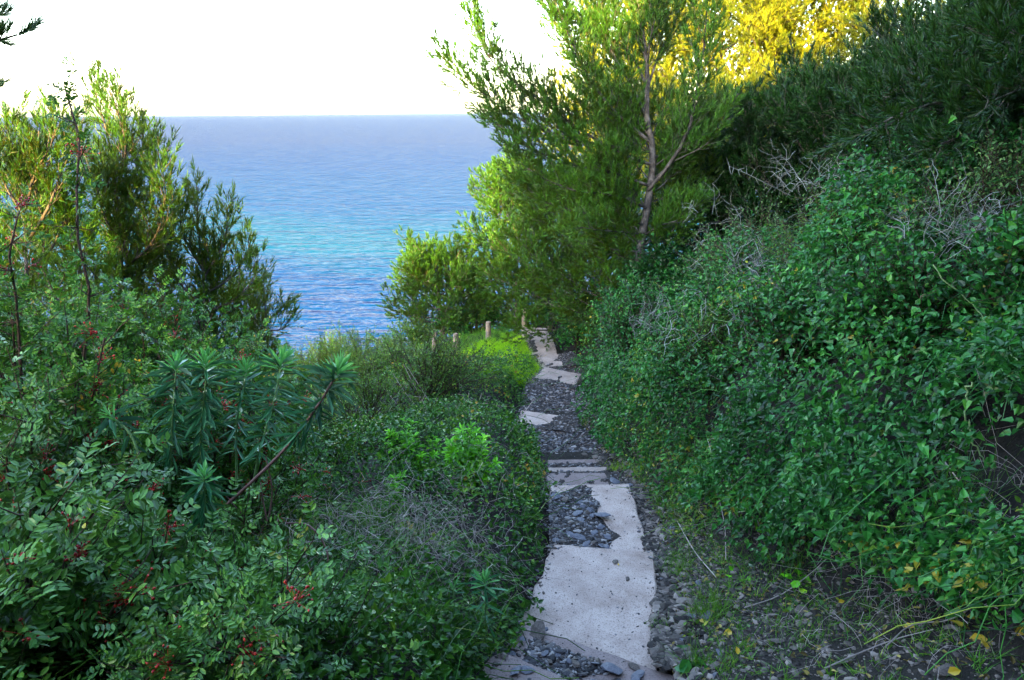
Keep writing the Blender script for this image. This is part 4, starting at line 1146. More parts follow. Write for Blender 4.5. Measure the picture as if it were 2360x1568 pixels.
# spurge plants: stem, long narrow leaves, tip rosette
def spurge(seed, path, label, L=.115, n=85, top=26, bare=.35, stem=.007, mat='redstem'):
    R = np.random.default_rng(seed)
    p = resample(path, 24); tv = norm(np.gradient(p, axis=0))
    w = MB(); w.tube(p, np.linspace(stem, stem * .55, 24), 6)
    f = np.sort(bare + (1 - bare) * R.uniform(0, 1, n) ** .8) * .985
    x = f * 23; i = np.minimum(x.astype(int), 22); u = (x - i)[:, None]
    q = p[i] * (1 - u) + p[i + 1] * u; t = tv[i]
    az = np.arange(n) * 2.4 + R.normal(0, .2, n)
    e1 = norm(np.cross(t, np.array([.2, .1, 1.]) + t[:, [1, 2, 0]])); e2 = np.cross(t, e1)
    rad = e1 * np.cos(az)[:, None] + e2 * np.sin(az)[:, None]
    g = (f - bare) / (1 - bare)
    lift = -.45 + .75 * g + R.normal(0, .32, n)
    D = norm(rad + t * lift[:, None])
    ll = L * 1.2 * R.uniform(.7, 1.15, n) * (.75 + .3 * g)
    lf = MB(); leaves(lf, q, D, norm(t + rad * .2 + R.normal(0, .25, (n, 3))), ll, ll * .145, R, (.3, .42, .72, .46), .12, R.uniform(.15, .45))
    tip = MB()
    az = np.arange(top) * 2.4; e = tv[-1]; e1 = norm(np.cross(e, [.2, .9, .3])); e2 = np.cross(e, e1)
    rad = e1 * np.cos(az)[:, None] + e2 * np.sin(az)[:, None]
    g = np.linspace(0, 1, top); D = norm(rad * (1.1 - .75 * g)[:, None] + e * (.25 + 1.1 * g)[:, None])
    ll = L * (1.05 - .35 * g) * R.uniform(.8, 1.15, top)
    leaves(tip, p[-1] - e * (.05 * (1 - g))[:, None], D, norm(e + R.normal(0, .15, (top, 3))), ll, ll * .17, R, (.35, .42, .75, .5), .12, .12)
    root = thing('spurge_plant', path[0], label, 'plant', 'spurge stems at the left')
    w.build('stem', MT[mat], root, path[0]); lf.build('leaves', MT['spurge'], root, path[0]); tip.build('leaf_rosette', MT['spurge_tip'], root, path[0])

t = 3.9
def sp_path(pts): return [at(a, b, c) for a, b, c in pts]
spurge(1, sp_path([(390, 1130, 4.0), (395, 1010, 3.95), (402, 900, 3.9), (407, 838, 3.9)]), 'leafy spurge stem, leftmost of the three standing close together', n=95, bare=.25, mat='greenstem')
spurge(2, sp_path([(465, 1150, 4.0), (462, 1000, 3.95), (472, 900, 3.9), (474, 832, 3.9)]), 'upright spurge stem, tallest and middle of the three standing close together', n=105, bare=.2, mat='greenstem')
spurge(3, sp_path([(545, 1120, 4.2), (545, 980, 4.15), (560, 900, 4.1), (566, 848, 4.1)]), 'spurge stem with a wide rosette, rightmost of the three standing close together', n=85, bare=.3, mat='greenstem')
spurge(4, sp_path([(575, 1170, 4.1), (595, 1050, 4.05), (630, 930, 4.0), (650, 830, 4.0)]), 'slanting spurge stem left of the long reddish one', .125, 100, 28, .3, mat='greenstem')
spurge(5, sp_path([(520, 1165, 3.75), (580, 1110, 3.75), (660, 1030, 3.8), (735, 930, 3.8), (782, 850, 3.85)]), 'long arching spurge with a bare reddish stem and bright tip rosette', .14, 80, 30, .52, .010)
spurge(6, sp_path([(480, 1230, 3.5), (472, 1160, 3.45), (470, 1095, 3.4)]), 'small spurge below the three stems with drooping leaves', .10, 45, 18, .2, mat='greenstem')
spurge(7, [P3(1118, 1420, 4.3) , at(1118, 1370, 4.2), at(1116, 1335, 4.15)], 'bluish spurge rosette in the creeper beside the clean slab', .10, 22, 16, .3, mat='greenstem')
spurge(8, [P3(1040, 1420, 4.2), at(1045, 1370, 4.15), at(1048, 1345, 4.15)], 'young spurge shoot left of the bluish rosette', .07, 16, 10, .3, mat='greenstem')
spurge(9, sp_path([(330, 1080, 3.6), (300, 1000, 3.6), (252, 955, 3.6)]), 'small spurge shoot among the mastic leaves', .09, 26, 14, .3, mat='greenstem')

# ------------------------------------------------------------------ creeper cover
def thick(x, y):
    """how far the creeper stands off the bank"""
    m = .40 + .46 * noise2(x, y, 1.4, 2) + .30 * noise2(x, y, .55, 5) + .10 * noise2(x, y, .22, 1)
    return np.clip(m, .02, 1.25)


def creeper(region_fn, n, leaf, mat, name, label, seed, thickness, shape=(.10, .52, .50, .34), wid=.72, dens_pow=1.1, box=(-2, 10, 1.5, 16), tmin=.0, layer=.34, tilt=.75):
    R = np.random.default_rng(seed)
    m = n * 14
    x = R.uniform(box[0], box[1], m); y = R.uniform(box[2], box[3], m)
    z = terrain(x, y); nn = tnormal(x, y)
    dist = np.sqrt(x * x + y * y + z * z)
    w = region_fn(x, y) / nn[:, 2].clip(.25) / dist ** dens_pow
    w = w / w.max()
    k = np.where(R.uniform(0, 1, m) < w * (n / max(1, w.sum())))[0][:n] if w.sum() > n else np.where(R.uniform(0, 1, m) < w)[0]
    x, y, z, nn = x[k], y[k], z[k], nn[k]
    cnt = len(k)
    th = thickness(x, y)
    u = 1 - np.abs(R.normal(0, layer, cnt)).clip(0, .95)
    P = np.stack([x, y, z], -1) + nn * (th * u)[:, None] + R.normal(0, .02, (cnt, 3))
    dn = norm(np.cross(np.cross(nn, UP + 1e-3), nn)) * -1.0      # down the slope
    D = norm(dn * .55 + R.normal(0, .6, (cnt, 3)) + nn * .25)
    N = norm(nn * .8 + UP * .45 + R.normal(0, tilt, (cnt, 3)))
    L = leaf * R.uniform(.55, 1.3, cnt) ** 1.0
    lf = MB(); leaves(lf, P, D, N, L, L * wid, R, shape, .16, .22)
    # runners between the leaves
    st = R.integers(0, cnt, cnt // 60)
    for i in st:
        d = norm(dn[i] + R.normal(0, .7, 3))
        q = arc(P[i] + nn[i] * .02, d, R.uniform(.25, .7), -.12, 6, R, .12)
        lf.tube(q, R.uniform(.0014, .003), 3)
    o = lf.build(name, MT[mat])
    tag(o, label, None, None, 'stuff')
    return P, nn, dn


def reg_bank(x, y):
    ed = .22 * noise2(x, y, .7, 3)
    r = sstep(.02, .30, x - toe(y) + ed + .12 * (y > 8))
    vis = (x < 1.0 * y + 1.2)
    far = 1 - .75 * sstep(2.4, 4.5, x - toe(y))
    hole = .07 + .93 * sstep(-.35, .20, noise2(x, y, .42, 9))
    return r * vis * far * hole
bankP, bankN, bankD = creeper(reg_bank, 110000, .050, 'creeper', 'creeper', 'dense arrow leaved creeper blanketing the right bank', 401, thick, box=(1.0, 12, 1.2, 17))


def reg_mix(x, y):
    return reg_bank(x, y) * sstep(.0, .5, noise2(x, y, 1.0, 8))
creeper(reg_mix, 42000, .032, 'small', 'bank_undergrowth', 'fine leaved scrub growing through the creeper on the right bank', 403, lambda x, y: thick(x, y) + .05, box=(1.0, 12, 1.2, 17), shape=(.3, .5, .7, .4), wid=.5, layer=.22, tilt=.8)
def reg_foot(x, y):
    return sstep(.15, .5, x - xp(y) - .3) * (1 - sstep(.1, .5, x - toe(y))) * sstep(-.1, .5, noise2(x, y, .45, 3)) * sstep(3.4, 5, y)
creeper(reg_foot, 5200, .036, 'small', 'foot_growth', 'sparse small leaved weeds on the earth under the bank', 404, lambda x, y: .05 + 0 * x, box=(.8, 3, 2, 12), shape=(.3, .5, .7, .4), wid=.55, layer=.5, tilt=.7)


def thick_l(x, y):
    m = .24 + .16 * noise2(x, y, 1.3, 6) + .10 * noise2(x, y, .5, 4)
    e = sstep(-.05, .5, (xp(y) - .45) - x)
    return np.clip(m, .05, .7) * (.35 + .65 * e) * (1 + .5 * sstep(4.5, 7, y) * (1 - sstep(8, 10, y)))
def reg_left(x, y):
    e = (xp(y) - .40) - x + .16 * noise2(x, y, .4, 2) + .08 * noise2(x, y, .15, 4) - .14 * (1 - sstep(3.2, 4.2, y))
    dry = .5 + .5 * noise2(x, y, .9, 7)
    return sstep(0, .12, e) * (x > -3.4) * (.35 + .65 * np.clip(dry, 0, 1)) * (1 - sstep(14, 15.5, y))
leftP, leftN, leftD = creeper(reg_left, 52000, .045, 'creeper_left', 'ground_creeper', 'small leaved creeper covering the ground left of the path', 402, thick_l, box=(-3.6, 1.4, 1.6, 15), shape=(.2, .5, .55, .36), wid=.68)

# ivy bush climbing round the foot of the tall pine
small_bush(325, P3(1575, 640, 13.2), .8, .6, 1.05, 34, 13, 'dark bush plugging the gap between the pine foot and the bank crest', .34, .055, .65, 'creeper', .034, group='bushes right of the path')
small_bush(320, gp(2.25, 12.2), .8, .6, 1.15, 40, 16, 'dark ivy mound wrapped round the foot of the tall pine', .34, .055, .75, 'creeper', .035, 'ivy_bush', 'ivy mounds on the bank', .2, 2)
small_bush(321, gp(2.0, 10.9), .55, .5, .9, 26, 14, 'ivy mound bulging towards the path under the tall pine', .3, .05, .75, 'creeper', .034, 'ivy_bush', 'ivy mounds on the bank', .2, 2)
small_bush(322, gp(3.3, 11.2), .8, .6, .85, 34, 14, 'ivy mound on the bank right of the tall pine', .34, .055, .75, 'creeper', .035, 'ivy_bush', 'ivy mounds on the bank', .2, 2)

for k, (x, y, rx, h, mt, lf, lab) in enumerate([
        (1.85, 8.6, .5, .75, 'creeper', .045, 'creeper covered mound nosing out over the long gravel stretch'),
        (1.95, 7.2, .5, .7, 'small', .034, 'fine leaved mound at the bank foot by the thin step'),
        (2.5, 7.9, .6, .8, 'creeper', .05, 'creeper mound half way up the bank, below the purple thorns'),
        (2.9, 9.3, .65, .9, 'grey', .036, 'grey green mound at the crest under the long bare spray'),
        (2.3, 6.0, .5, .6, 'creeper', .048, 'rounded creeper mound above the bare earth'),
        (3.0, 6.8, .6, .75, 'small', .034, 'fine leaved mound in the middle of the bank'),
        (3.5, 8.0, .6, .8, 'grey', .036, 'grey green mound at the crest left of the darkest pine'),
        (3.9, 6.9, .6, .75, 'creeper', .05, 'creeper mound at the crest below the overhanging boughs'),
        (2.75, 5.0, .5, .55, 'creeper', .05, 'creeper mound low on the right half of the bank'),
        (3.5, 5.6, .55, .65, 'grey', .036, 'grey green mound beside the pale thorns at the right'),
        (3.3, 4.5, .5, .55, 'creeper', .056, 'broad leaved creeper mound near the right edge'),
        (4.2, 5.6, .6, .7, 'creeper', .056, 'high creeper mound at the right edge under the boughs'),
        (1.75, 10.0, .5, .9, 'creeper', .045, 'creeper mound left of the ivy mounds beside the gravel')]):
    small_bush(340 + k, gp(x, y) - UP * .05, rx * 1.1, rx * .95, h * 1.35, 44, 13, lab, .26, lf, .68 if mt == 'creeper' else .45, mt, .034, 'creeper_mound', 'overgrown mounds on the bank', .2, 1)

# ------------------------------------------------------------------ thorny grey twigs
def thorn(seed, c, n_up, r, label, main=None, cnt=26, upd=(0, 0, 1)):
    R = np.random.default_rng(seed); m = MB(); c = np.asarray(c, float)
    def rec(p, d, L, lev, rad):
        q = [p]; dd = d
        ns = 4
        for k in range(ns):
            dd = norm(dd + R.normal(0, .32, 3)); q.append(q[-1] + dd * L / ns)
        q = np.array(q); m.tube(q, np.linspace(rad, rad * .5, ns + 1), 3)
        if lev > 0:
            for k in range(1, ns + 1):
                for _ in range(2):
                    if R.uniform() < .85: rec(q[k], norm(dd * .6 + R.normal(0, .8, 3)), L * R.uniform(.35, .6), lev - 1, rad * .65)
        else:
            for k in range(1, ns + 1):
                v = norm(R.normal(0, 1, 3)); m.tube(np.array([q[k], q[k] + v * R.uniform(.012, .03)]), [.0014, .0006], 3)
    for _ in range(int(cnt * (1.0 if 3 <= seed <= 7 else .5))):
        p = c + R.normal(0, 1, 3) * np.asarray(r)
        rec(p, norm(R.normal(0, .7, 3) + np.asarray(upd)), R.uniform(.22, .45), 1, .0036)
    if main is not None:
        q = resample(main, 16); m.tube(q, np.linspace(.005, .002, 16), 4)
        for k in range(2, 16):
            for sg in (-1, 1):
                v = norm(R.normal(0, .5, 3) + np.array([.2 * sg, 0, sg * .8])); m.tube(np.array([q[k], q[k] + v * R.uniform(.05, .11)]), [.0025, .001], 3)
    o = m.build('thorn_bush', MT['thorn'], None, c)
    tag(o, label, 'thorn bush', 'dry thorny bushes on the bank')

thorn(1, at(1850, 455, 8.3), 0, (.32, .25, .14), 'pale thorny twigs on the crest with one long bare spray pointing left', [at(1820, 450, 8.3), at(1770, 425, 8.2), at(1720, 400, 8.2), at(1680, 383, 8.2)], 26)
thorn(2, at(1980, 470, 7.8), 0, (.25, .2, .12), 'thorny twigs on the crest under the darkest pine', None, 16)
thorn(3, at(1720, 640, 7.6), 0, (.15, .1, .12), 'greyish purple dead thorns half way up the creeper bank', None, 18)
thorn(4, at(1800, 740, 6.9), 0, (.40, .2, .07), 'long grey dead thorns lying across the middle of the creeper bank', None, 26, (-.3, 0, .3))
thorn(5, at(2040, 690, 5.9), 0, (.28, .15, .12), 'pale dead thorns right of the middle of the creeper bank', None, 20)
thorn(6, at(2250, 545, 5.1), 0, (.22, .15, .08), 'pale dead thorns near the right edge of the creeper bank', None, 22)
thorn(7, at(1530, 760, 8.2), 0, (.18, .1, .10), 'small dead thorns on the creeper beside the ivy mound', None, 14)
thorn(8, at(1700, 520, 9.5), 0, (.35, .2, .12), 'brownish dead thorns behind the crest near the pine foot', None, 20)
thorn(9, at(2100, 500, 6.6), 0, (.35, .2, .12), 'sparse brown thorns in the gloom under the overhanging boughs', None, 14)

# long runners with leaves on the bank
def runner(seed, pts, rad, label, nleaf=8, leaf=.07):
    R = np.random.default_rng(seed); q = resample(pts, 26); q[1:-1] += R.normal(0, .008, (24, 3))
    m = MB(); m.tube(q, np.linspace(rad, rad * .6, 26), 5)
    root = thing('creeper_runner', q[0], label, 'vine', 'long creeper runners on the bank')
    m.build('stem', MT['vine'], root, q[0])
    i = R.integers(1, 25, nleaf); lf = MB(); L = leaf * R.uniform(.7, 1.2, nleaf)
    leaves(lf, q[i], norm(R.normal(0, .7, (nleaf, 3)) - UP * .4), norm(np.array([0, -.5, .6]) + R.normal(0, .3, (nleaf, 3))), L, L * .75, R, (.1, .52, .5, .34), .15, .2)
    lf.build('leaves', MT['creeper'], root, q[0])
def onbank(pts, lift=.02):
    """points (survey x, y): follow the ray until it meets the creeper surface"""
    out = []
    for a, b in pts:
        d = ray(a, b); tt = np.linspace(2.0, 18, 900); p = d[None] * tt[:, None]
        s = p[:, 2] - (terrain(p[:, 0], p[:, 1]) + thick(p[:, 0], p[:, 1]) * 1.15 * (p[:, 0] > toe(p[:, 1])))
        k = np.argmax(s < lift); out.append(p[max(k, 1)])
    return out
runner(1, onbank([(2150, 610), (2180, 650), (2230, 690), (2290, 760), (2345, 830)]), .0045, 'thick pale runner arching down the right edge of the bank')
runner(2, onbank([(2240, 880), (2225, 940), (2240, 1010), (2260, 1050), (2290, 1080)]), .006, 'curved runner hanging near the right edge above the dry grass')
runner(3, onbank([(1700, 1180), (1760, 1150), (1830, 1110), (1900, 1060)]), .004, 'thin runner slanting up across the lower bank', 4, .05)
runner(4, onbank([(1600, 700), (1640, 730), (1700, 745), (1780, 735)]), .004, 'thin pale runner across the bank below the purple thorns', 4, .05)
runner(5, [at(2070, 490, 6.4), at(2150, 500, 6.2), at(2230, 480, 6.0), at(2310, 470, 5.9)], .004, 'runner with yellowish leaves stretching out of the gloom', 6, .05)
runner(6, [at(2200, 260, 5.8), at(2210, 300, 5.8), at(2240, 330, 5.8), at(2300, 340, 5.8)], .004, 'yellowish hanging vine under the overhanging boughs', 8, .06)
runner(7, [at(2000, 450, 7.6), at(2010, 410, 7.6), at(1965, 395, 7.6)], .004, 'tendril with large leaves curling above the crest', 5, .09)

# ------------------------------------------------------------------ grasses
def tuft(seed, c, n, L, spread, mat, label, bend=.6, W=.004, name='grass_tuft', cat='grass', group='grass tufts by the path', lean=(0, 0, 0)):
    R = np.random.default_rng(seed); c = np.asarray(c, float)
    P = c + np.c_[R.normal(0, spread * .35, (n, 2)), np.zeros(n)]
    D = norm(np.c_[R.normal(0, .5, (n, 2)), np.ones(n)] + np.asarray(lean))
    mb = MB(); blades(mb, P, D, L * R.uniform(.5, 1.2, n), W, R, bend)
    o = mb.build(name, MT[mat], None, c); tag(o, label, cat, group)
G = lambda dx, dy, t: P3(dx, dy, t)
def gnd(dx, dy):
    d = ray(dx, dy); tt = np.linspace(1.8, 25, 1500); p = d[None] * tt[:, None]
    k = np.argmax(p[:, 2] < terrain(p[:, 0], p[:, 1])); q = p[max(k, 1)]; return gp(q[0], q[1])
for i, (a, b, n, L, sp, mt, lab) in enumerate([
        (1337, 905, 320, .30, .3, 'lime', 'lime green grass tuft at the right of the gravel stretch'),
        (1425, 1085, 160, .14, .25, 'lime', 'low lime grass at the right of the dirt scattered step'),
        (1345, 975, 160, .16, .22, 'grass', 'green tuft beside the slanting concrete beam'),
        (1415, 1000, 150, .30, .10, 'grass', 'long bladed tuft drooping over the gravel near the slate block'),
        (1560, 1315, 140, .20, .16, 'grass', 'grass tuft beside the corner of the clean slab'),
        (1640, 1420, 170, .26, .20, 'grass', 'dense fine grass tuft in the scree right of the clean slab'),
        (1600, 1535, 80, .18, .10, 'grass', 'broad bladed grass tuft beside the nearest slanting edge'),
        (1690, 1510, 90, .12, .2, 'grass', 'short grass growing in pebbles at the bottom'),
        (1480, 1080, 90, .12, .2, 'lime', 'yellowish grass on the earth below the bank'),
        (1580, 1180, 80, .18, .14, 'grass', 'thin grass on bare earth below the creeper'),
        (2080, 1300, 170, .34, .25, 'grass', 'shadowy long grass under the creeper at the right'),
        (1840, 1310, 90, .28, .25, 'grass', 'fine grass poking from the lower creeper edge'),
        (2230, 1180, 170, .40, .3, 'grass', 'tall shadowy grass near the right edge'),
        (1870, 1480, 100, .16, .2, 'grass', 'sparse grass in the scree at the lower right'),
        (1530, 1450, 70, .10, .14, 'grass', 'little grass growing between the slate beside the slab')]):
    c = gnd(a, b)
    if b < 1100 and 'lime green' in lab: c = gp(1.62, 11.6)
    tuft(500 + i, c, n, L, sp, mt, lab)
# tangled grass on the left mound
for i, (a, b, n, L, sp, mt, lab) in enumerate([
        (930, 1010, 260, .34, .5, 'grass', 'pale grass tangle behind the bright green shrubs'),
        (860, 1230, 220, .32, .4, 'grass', 'grass tangle in front of the spurge stems'),
        (700, 1290, 260, .36, .4, 'grass', 'long grass trailing beside the mastic shrub'),
        (900, 1500, 260, .34, .4, 'grass', 'dark grass at the bottom left of the path'),
        (760, 1480, 200, .32, .35, 'grass', 'grass next to the leafy mastic spray'),
        (1050, 1530, 180, .26, .3, 'grass', 'grass under the creeper near the lowest step'),
        (1060, 970, 180, .28, .4, 'grass', 'grass behind the right bright shrub')]):
    c = gnd(a, b); c[2] += .1
    tuft(540 + i, c, n, L, sp, mt, lab, .9, .0035, group='grass tangles left of the path')
# dry grass mats
for i, (a, b, n, L, sp, lab) in enumerate([
        (900, 1290, 420, .42, .35, 'bleached dry grass mat hanging on the left mound'),
        (980, 1330, 300, .38, .3, 'dry grass tangle left of the bluish spurge rosette'),
        (800, 1360, 260, .4, .4, 'dry grass tangle right of the mastic shrubs'),
        (1120, 1180, 120, .3, .3, 'thin dry grass over the creeper below the bright shrubs'),
        (2130, 1250, 260, .5, .25, 'grey dry grass mat on the lower right of the bank'),
        (2240, 1330, 180, .45, .3, 'dry straw under the bank near the right edge'),
        (1640, 1150, 200, .32, .3, 'brown dry stalk litter below the creeper near the path'),
        (1950, 1430, 150, .3, .35, 'dry rootlets over the scree at the lower right'),
        (2100, 1450, 150, .3, .35, 'grey rootlets at the foot of the bank'),
        (1060, 990, 90, .4, .3, 'bleached straw behind the bright green shrubs')]):
    c = gnd(a, b); c[2] += .12 if a < 1300 else .04
    R = np.random.default_rng(570 + i)
    m = MB()
    for _ in range(int(n * (.55 if a < 1300 else .3))):
        p = c + np.r_[R.normal(0, sp, 2), 0]; p[2] = float(terrain(p[0], p[1])) + (R.uniform(.12, .55) if a < 1300 else R.uniform(.02, .22))
        d = norm(R.normal(0, 1, 3) * np.array([1, 1, .45]) + np.array([.1, -.3, -.2]))
        m.tube(arc(p, d, L * R.uniform(.4, 1.3), -.45 if a < 1300 else -.15, 8, R, .20), np.linspace(R.uniform(.0010, .0019), .0005, 8), 3)
    tag(m.build('dry_grass', MT['dry'], None, c), lab, 'dry grass', 'dry grass mats')
# dry stalks leaning over the bush
R = np.random.default_rng(77)
for i, (x0, y0, x1, y1, t, lab) in enumerate([
        (870, 880, 950, 985, 10.2, 'leftmost long bleached stalk leaning over the bramble bush'),
        (905, 860, 970, 950, 10.3, 'second long bleached stalk from the left over the bramble bush'),
        (930, 840, 1000, 970, 10.4, 'longest bleached stalk leaning over the bramble bush'),
        (938, 845, 1015, 965, 10.5, 'bleached stalk just right of the longest one'),
        (980, 905, 945, 985, 10.2, 'bleached stalk leaning the other way across the longest one'),
        (1080, 905, 1085, 950, 10.6, 'short upright bleached stalk right of the bramble stalks'),
        (1110, 905, 1090, 955, 10.6, 'short bleached stalk leaning right beside the upright one'),
        (1230, 920, 1165, 1010, 8.6, 'pale broken stalk slanting beside the slanting concrete beam'),
        (1020, 1100, 1100, 1130, 6.6, 'fallen brown stalk lying under the bright shrubs'),
        (600, 1110, 615, 1200, 3.7, 'reddish bare stalk under the arching spurge'),
        (612, 1050, 620, 1190, 3.8, 'dark bare stalk beside the reddish one')]):
    q = resample([at(x0, y0, t), (at(x0, y0, t) + at(x1, y1, t)) / 2 + R.normal(0, .015, 3), at(x1, y1, t)], 8)
    m = MB(); m.tube(q, np.linspace(.0035, .006, 8) * (1 if t > 5 else .8), 4)
    tag(m.build('dry_stalk', MT['dry'] if i < 9 else MT['redstem'], None, q[-1]), lab, 'stalk', 'dry stalks left of the path')
for i, (pts, r, lab) in enumerate([
        ([(2170, 1055), (2210, 1110), (2240, 1160)], .005, 'bleached straw stem bending across the dark grass at the right'),
        ([(1715, 1400), (1800, 1370), (1880, 1310), (1930, 1260)], .004, 'long dry stem rising from the scree to the creeper'),
        ([(1640, 1090), (1668, 1200), (1672, 1290)], .005, 'dark upright stem standing in the dry litter'),
        ([(1560, 1200), (1600, 1270), (1650, 1330)], .006, 'grey dead stem leaning by the clean slab'),
        ([(1900, 1540), (1990, 1500), (2070, 1470), (2150, 1450)], .005, 'grey root lying over the scree'),
        ([(2040, 1490), (2100, 1440), (2180, 1430), (2240, 1400)], .005, 'forked grey root at the foot of the bank')]):
    q = resample(onbank(pts, .03), 10); m = MB(); m.tube(q, np.linspace(r, r * .6, 10), 4)
    tag(m.build('dry_stalk', MT['dry'], None, q[0]), lab, 'stem', 'dry stems on the right bank')
# the curling dead branch on the left mound
q = resample([at(660, 1205, 4.3), at(710, 1210, 4.25), at(745, 1250, 4.2), at(755, 1295, 4.15), at(725, 1318, 4.15), at(665, 1325, 4.2)], 18)
m = MB(); m.tube(q, np.linspace(.006, .004, 18), 5)
tag(m.build('dead_branch', MT['redstem'], None, q[0]), 'curled bare brown branch hooked over the dry grass at the left', 'branch')

# the lime green grass patch beside the far steps
R = np.random.default_rng(91); n = 46000
y = R.uniform(12.2, 17.6, n); e = xp(y) - .40 + 0 * R.uniform(size=n)
x = e - np.abs(R.normal(0, 1, n)) * np.interp(y, [12.2, 14, 16, 18.6], [.55, .9, .95, .7])
k = (x > e - np.interp(y, [12.2, 14, 16, 18.6], [.9, 1.6, 1.75, 1.1]) * (.75 + .35 * noise2(x, y, .6, 4))) & (noise2(x, y, .5, 1) > -.35)
x, y = x[k], y[k]; n = len(x)
P = np.stack([x, y, terrain(x, y)], -1)
mb = MB(); blades(mb, P, norm(np.c_[R.normal(0, .45, (n, 2)), np.ones(n)]), R.uniform(.06, .20, n) * (1 + .6 * noise2(x, y, .5, 2)).clip(.35), .0065, R, .6, 2)
tag(mb.build('grass', MT['lime']), 'lime green grass on the slope left of the far steps', None, None, 'stuff')
R = np.random.default_rng(95); n = 16000
y = R.uniform(11.5, 20.5, n); x = xp(y) - .4 - R.uniform(0, 1, n) ** 1.2 * 3.6
k = noise2(x, y, .7, 6) > -.3; x, y = x[k], y[k]; n = len(x)
mb = MB(); blades(mb, np.stack([x, y, terrain(x, y)], -1), norm(np.c_[R.normal(0, .5, (n, 2)), np.ones(n)]), R.uniform(.08, .28, n), .007, R, .7, 2)
tag(mb.build('rough_grass', MT['grass']), 'rough green grass among the bushes and posts left of the far steps', None, None, 'stuff')
# weeds scattered in scree
R = np.random.default_rng(92)
mb = MB(); n = 1900
y = R.uniform(2.2, 10, n); x = xp(y) + .55 + R.uniform(0, 1, n) * (toe(y) - xp(y) - .3)
for a, b in zip(x, y):
    m_ = int(R.integers(3, 9)); c = gp(a, b)
    blades(mb, np.repeat(c[None], m_, 0) + R.normal(0, .008, (m_, 3)) * [1, 1, 0], norm(np.c_[R.normal(0, .7, (m_, 2)), np.ones(m_)]), R.uniform(.03, .12, m_), .0045, R, .6, 2)
tag(mb.build('weeds', MT['grass']), 'tiny grass weeds sprouting in the scree below the bank', None, None, 'stuff')

# ------------------------------------------------------------------ fallen leaves
MT['litter'] = leaf_mat('dead_leaf_litter', [(0, (.05, .03, .02)), (.4, (.13, .08, .045)), (.75, (.26, .17, .09)), (1, (.42, .30, .16))], .7, .1, (.4, .25, .08), 4, .3)
R = np.random.default_rng(96); n = 3600
y = R.uniform(1.8, 10.5, n); x = xp(y) + .42 + R.uniform(0, 1, n) ** .9 * (toe(y) - xp(y) + .1)
mb = MB(); L = R.uniform(.012, .045, n)
leaves(mb, np.stack([x, y, terrain(x, y) + R.uniform(.004, .03, n)], -1), norm(R.normal(0, 1, (n, 3)) * [1, 1, .3]), norm(UP + R.normal(0, .45, (n, 3))), L, L * R.uniform(.25, .6, n), R, (.3, .5, .65, .42), .2, .3)
tag(mb.build('leaf_litter', MT['litter']), 'dead brown leaf litter on the earth below the bank', None, None, 'stuff')
R = np.random.default_rng(93)
for i, (a, b, s, lab) in enumerate([
        (2230, 1485, .085, 'largest yellow fallen leaf in the lower right corner'), (2080, 1455, .05, 'yellow leaf lying alone in the pebbles at the bottom'),
        (2270, 1510, .06, 'orange yellow leaf below the largest fallen leaf'), (2300, 1400, .07, 'yellow leaf near the right edge of the scree'),
        (2060, 1365, .05, 'tan leaf caught at the creeper foot'), (1685, 1465, .06, 'orange leaf beside the broad bladed tuft'),
        (1610, 1440, .05, 'pink tan leaf standing in the scree beside the slab'), (1655, 1325, .03, 'small orange leaf near the grass beside the slab corner'),
        (2180, 1565, .06, 'orange leaf at the bottom edge'), (1700, 1520, .04, 'tan leaf among the short grass'), (2340, 1480, .07, 'brown and yellow leaf touching the right edge'),
        (1930, 1400, .04, 'yellow green leaf in the middle of the scree'), (2250, 1440, .05, 'pale yellow leaf in the dark scree'), (1425, 1303, .022, 'tiny red brown leaf on the clean slab')]):
    c = gnd(a, b) if i != 13 else atz(a, b, -3.19)
    c = c + UP * .03 if i != 13 else c
    m = MB(); leaves(m, c[None], norm(np.array([[R.normal(), R.normal() * .6 , .25]])), norm(np.array([[R.normal(0, .3), -.5, 1.0]])), s, s * .62, R, (.3, .5, .65, .42), .15, .2)
    tag(m.build('fallen_leaf', MT['yleaf'], None, c), lab, 'leaf', 'yellow fallen leaves')
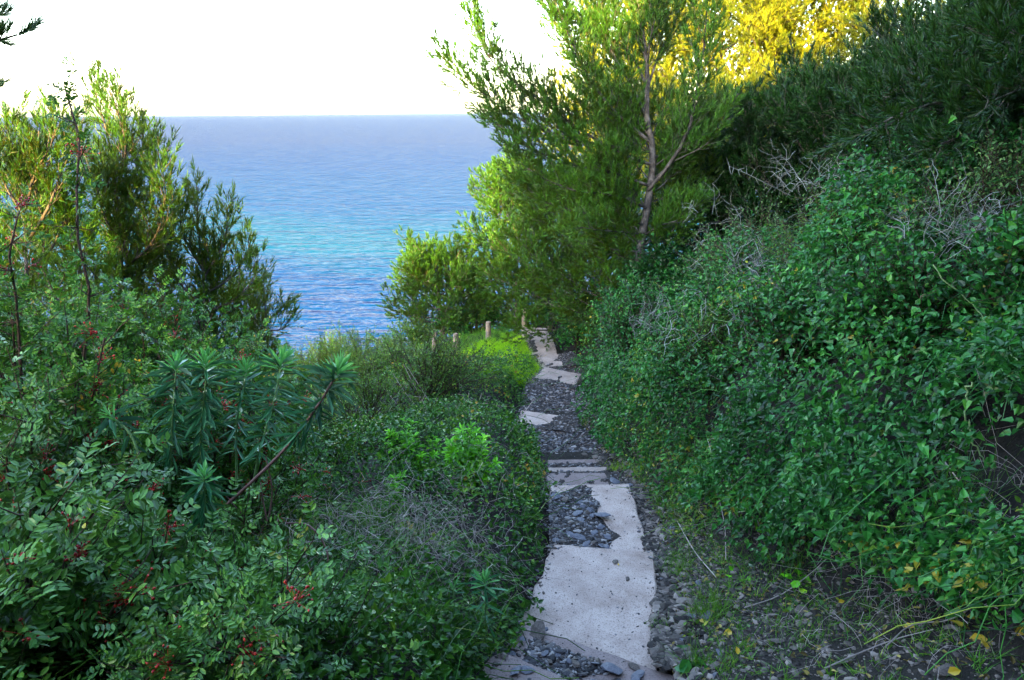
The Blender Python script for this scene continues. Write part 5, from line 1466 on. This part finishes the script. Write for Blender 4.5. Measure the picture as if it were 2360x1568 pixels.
# broad round leaves low on the bank
R = np.random.default_rng(94)
for i, (a, b, n, s, lab) in enumerate([(1835, 1345, 9, .06, 'cluster of round green leaves at the creeper foot'), (1690, 1345, 5, .045, 'few round leaves in the scree near the fine grass'),
                                       (2300, 1340, 8, .06, 'round leaves near the right edge of the scree'), (1775, 1240, 3, .06, 'round leaf standing out on the lower bank'),
                                       (1600, 1548, 7, .08, 'broad dark leaves at the bottom edge beside the slanting edge')]):
    c = gnd(a, b); m = MB()
    P = c + R.normal(0, .07, (n, 3)) * [1, 1, .25] + UP * .05
    leaves(m, P, norm(R.normal(0, 1, (n, 3)) * [1, 1, .3]), norm(np.array([0, -.6, 1.]) + R.normal(0, .3, (n, 3))), s * R.uniform(.7, 1.2, n), s * .85, R, (.25, .5, .65, .46), .08, .12)
    for q_ in P: m.tube(np.array([c - UP * .02, (c + q_) / 2 + UP * .01, q_]), .0018, 3)
    tag(m.build('round_leaved_weed', MT['laurel'] if i < 4 else MT['creeper'], None, c), lab, 'weed', 'round leaved weeds below the bank')

# ------------------------------------------------------------------ light
w = bpy.data.worlds.new('World'); S.world = w; w.use_nodes = True
nt = w.node_tree; nt.nodes.clear()
sky = nt.nodes.new('ShaderNodeTexSky'); sky.sky_type = 'NISHITA'; sky.sun_disc = False
SD = SUN / np.linalg.norm(SUN)
sky.sun_elevation = math.asin(SD[2]); sky.sun_rotation = math.atan2(SD[0], SD[1])
sky.air_density = 1.0; sky.dust_density = 1.5; sky.ozone_density = 1.0
bg = nt.nodes.new('ShaderNodeBackground'); bg.inputs['Strength'].default_value = .12
ow = nt.nodes.new('ShaderNodeOutputWorld')
nt.links.new(sky.outputs[0], bg.inputs[0]); nt.links.new(bg.outputs[0], ow.inputs[0])
ld = bpy.data.lights.new('sun', 'SUN'); ld.energy = 2.7; ld.angle = math.radians(.5); ld.color = (1, .62, .13)
lo = bpy.data.objects.new('sun', ld); COL.objects.link(lo)
lo.rotation_euler = Vector(-SD).to_track_quat('-Z', 'Y').to_euler()

vs = S.view_settings
vs.view_transform = 'Standard'; vs.look = 'None'; vs.gamma = 1; vs.use_curve_mapping = False
vs.exposure = 3.85
S.cycles.max_bounces = 6; S.cycles.diffuse_bounces = 2; S.cycles.glossy_bounces = 2; S.cycles.transmission_bounces = 3
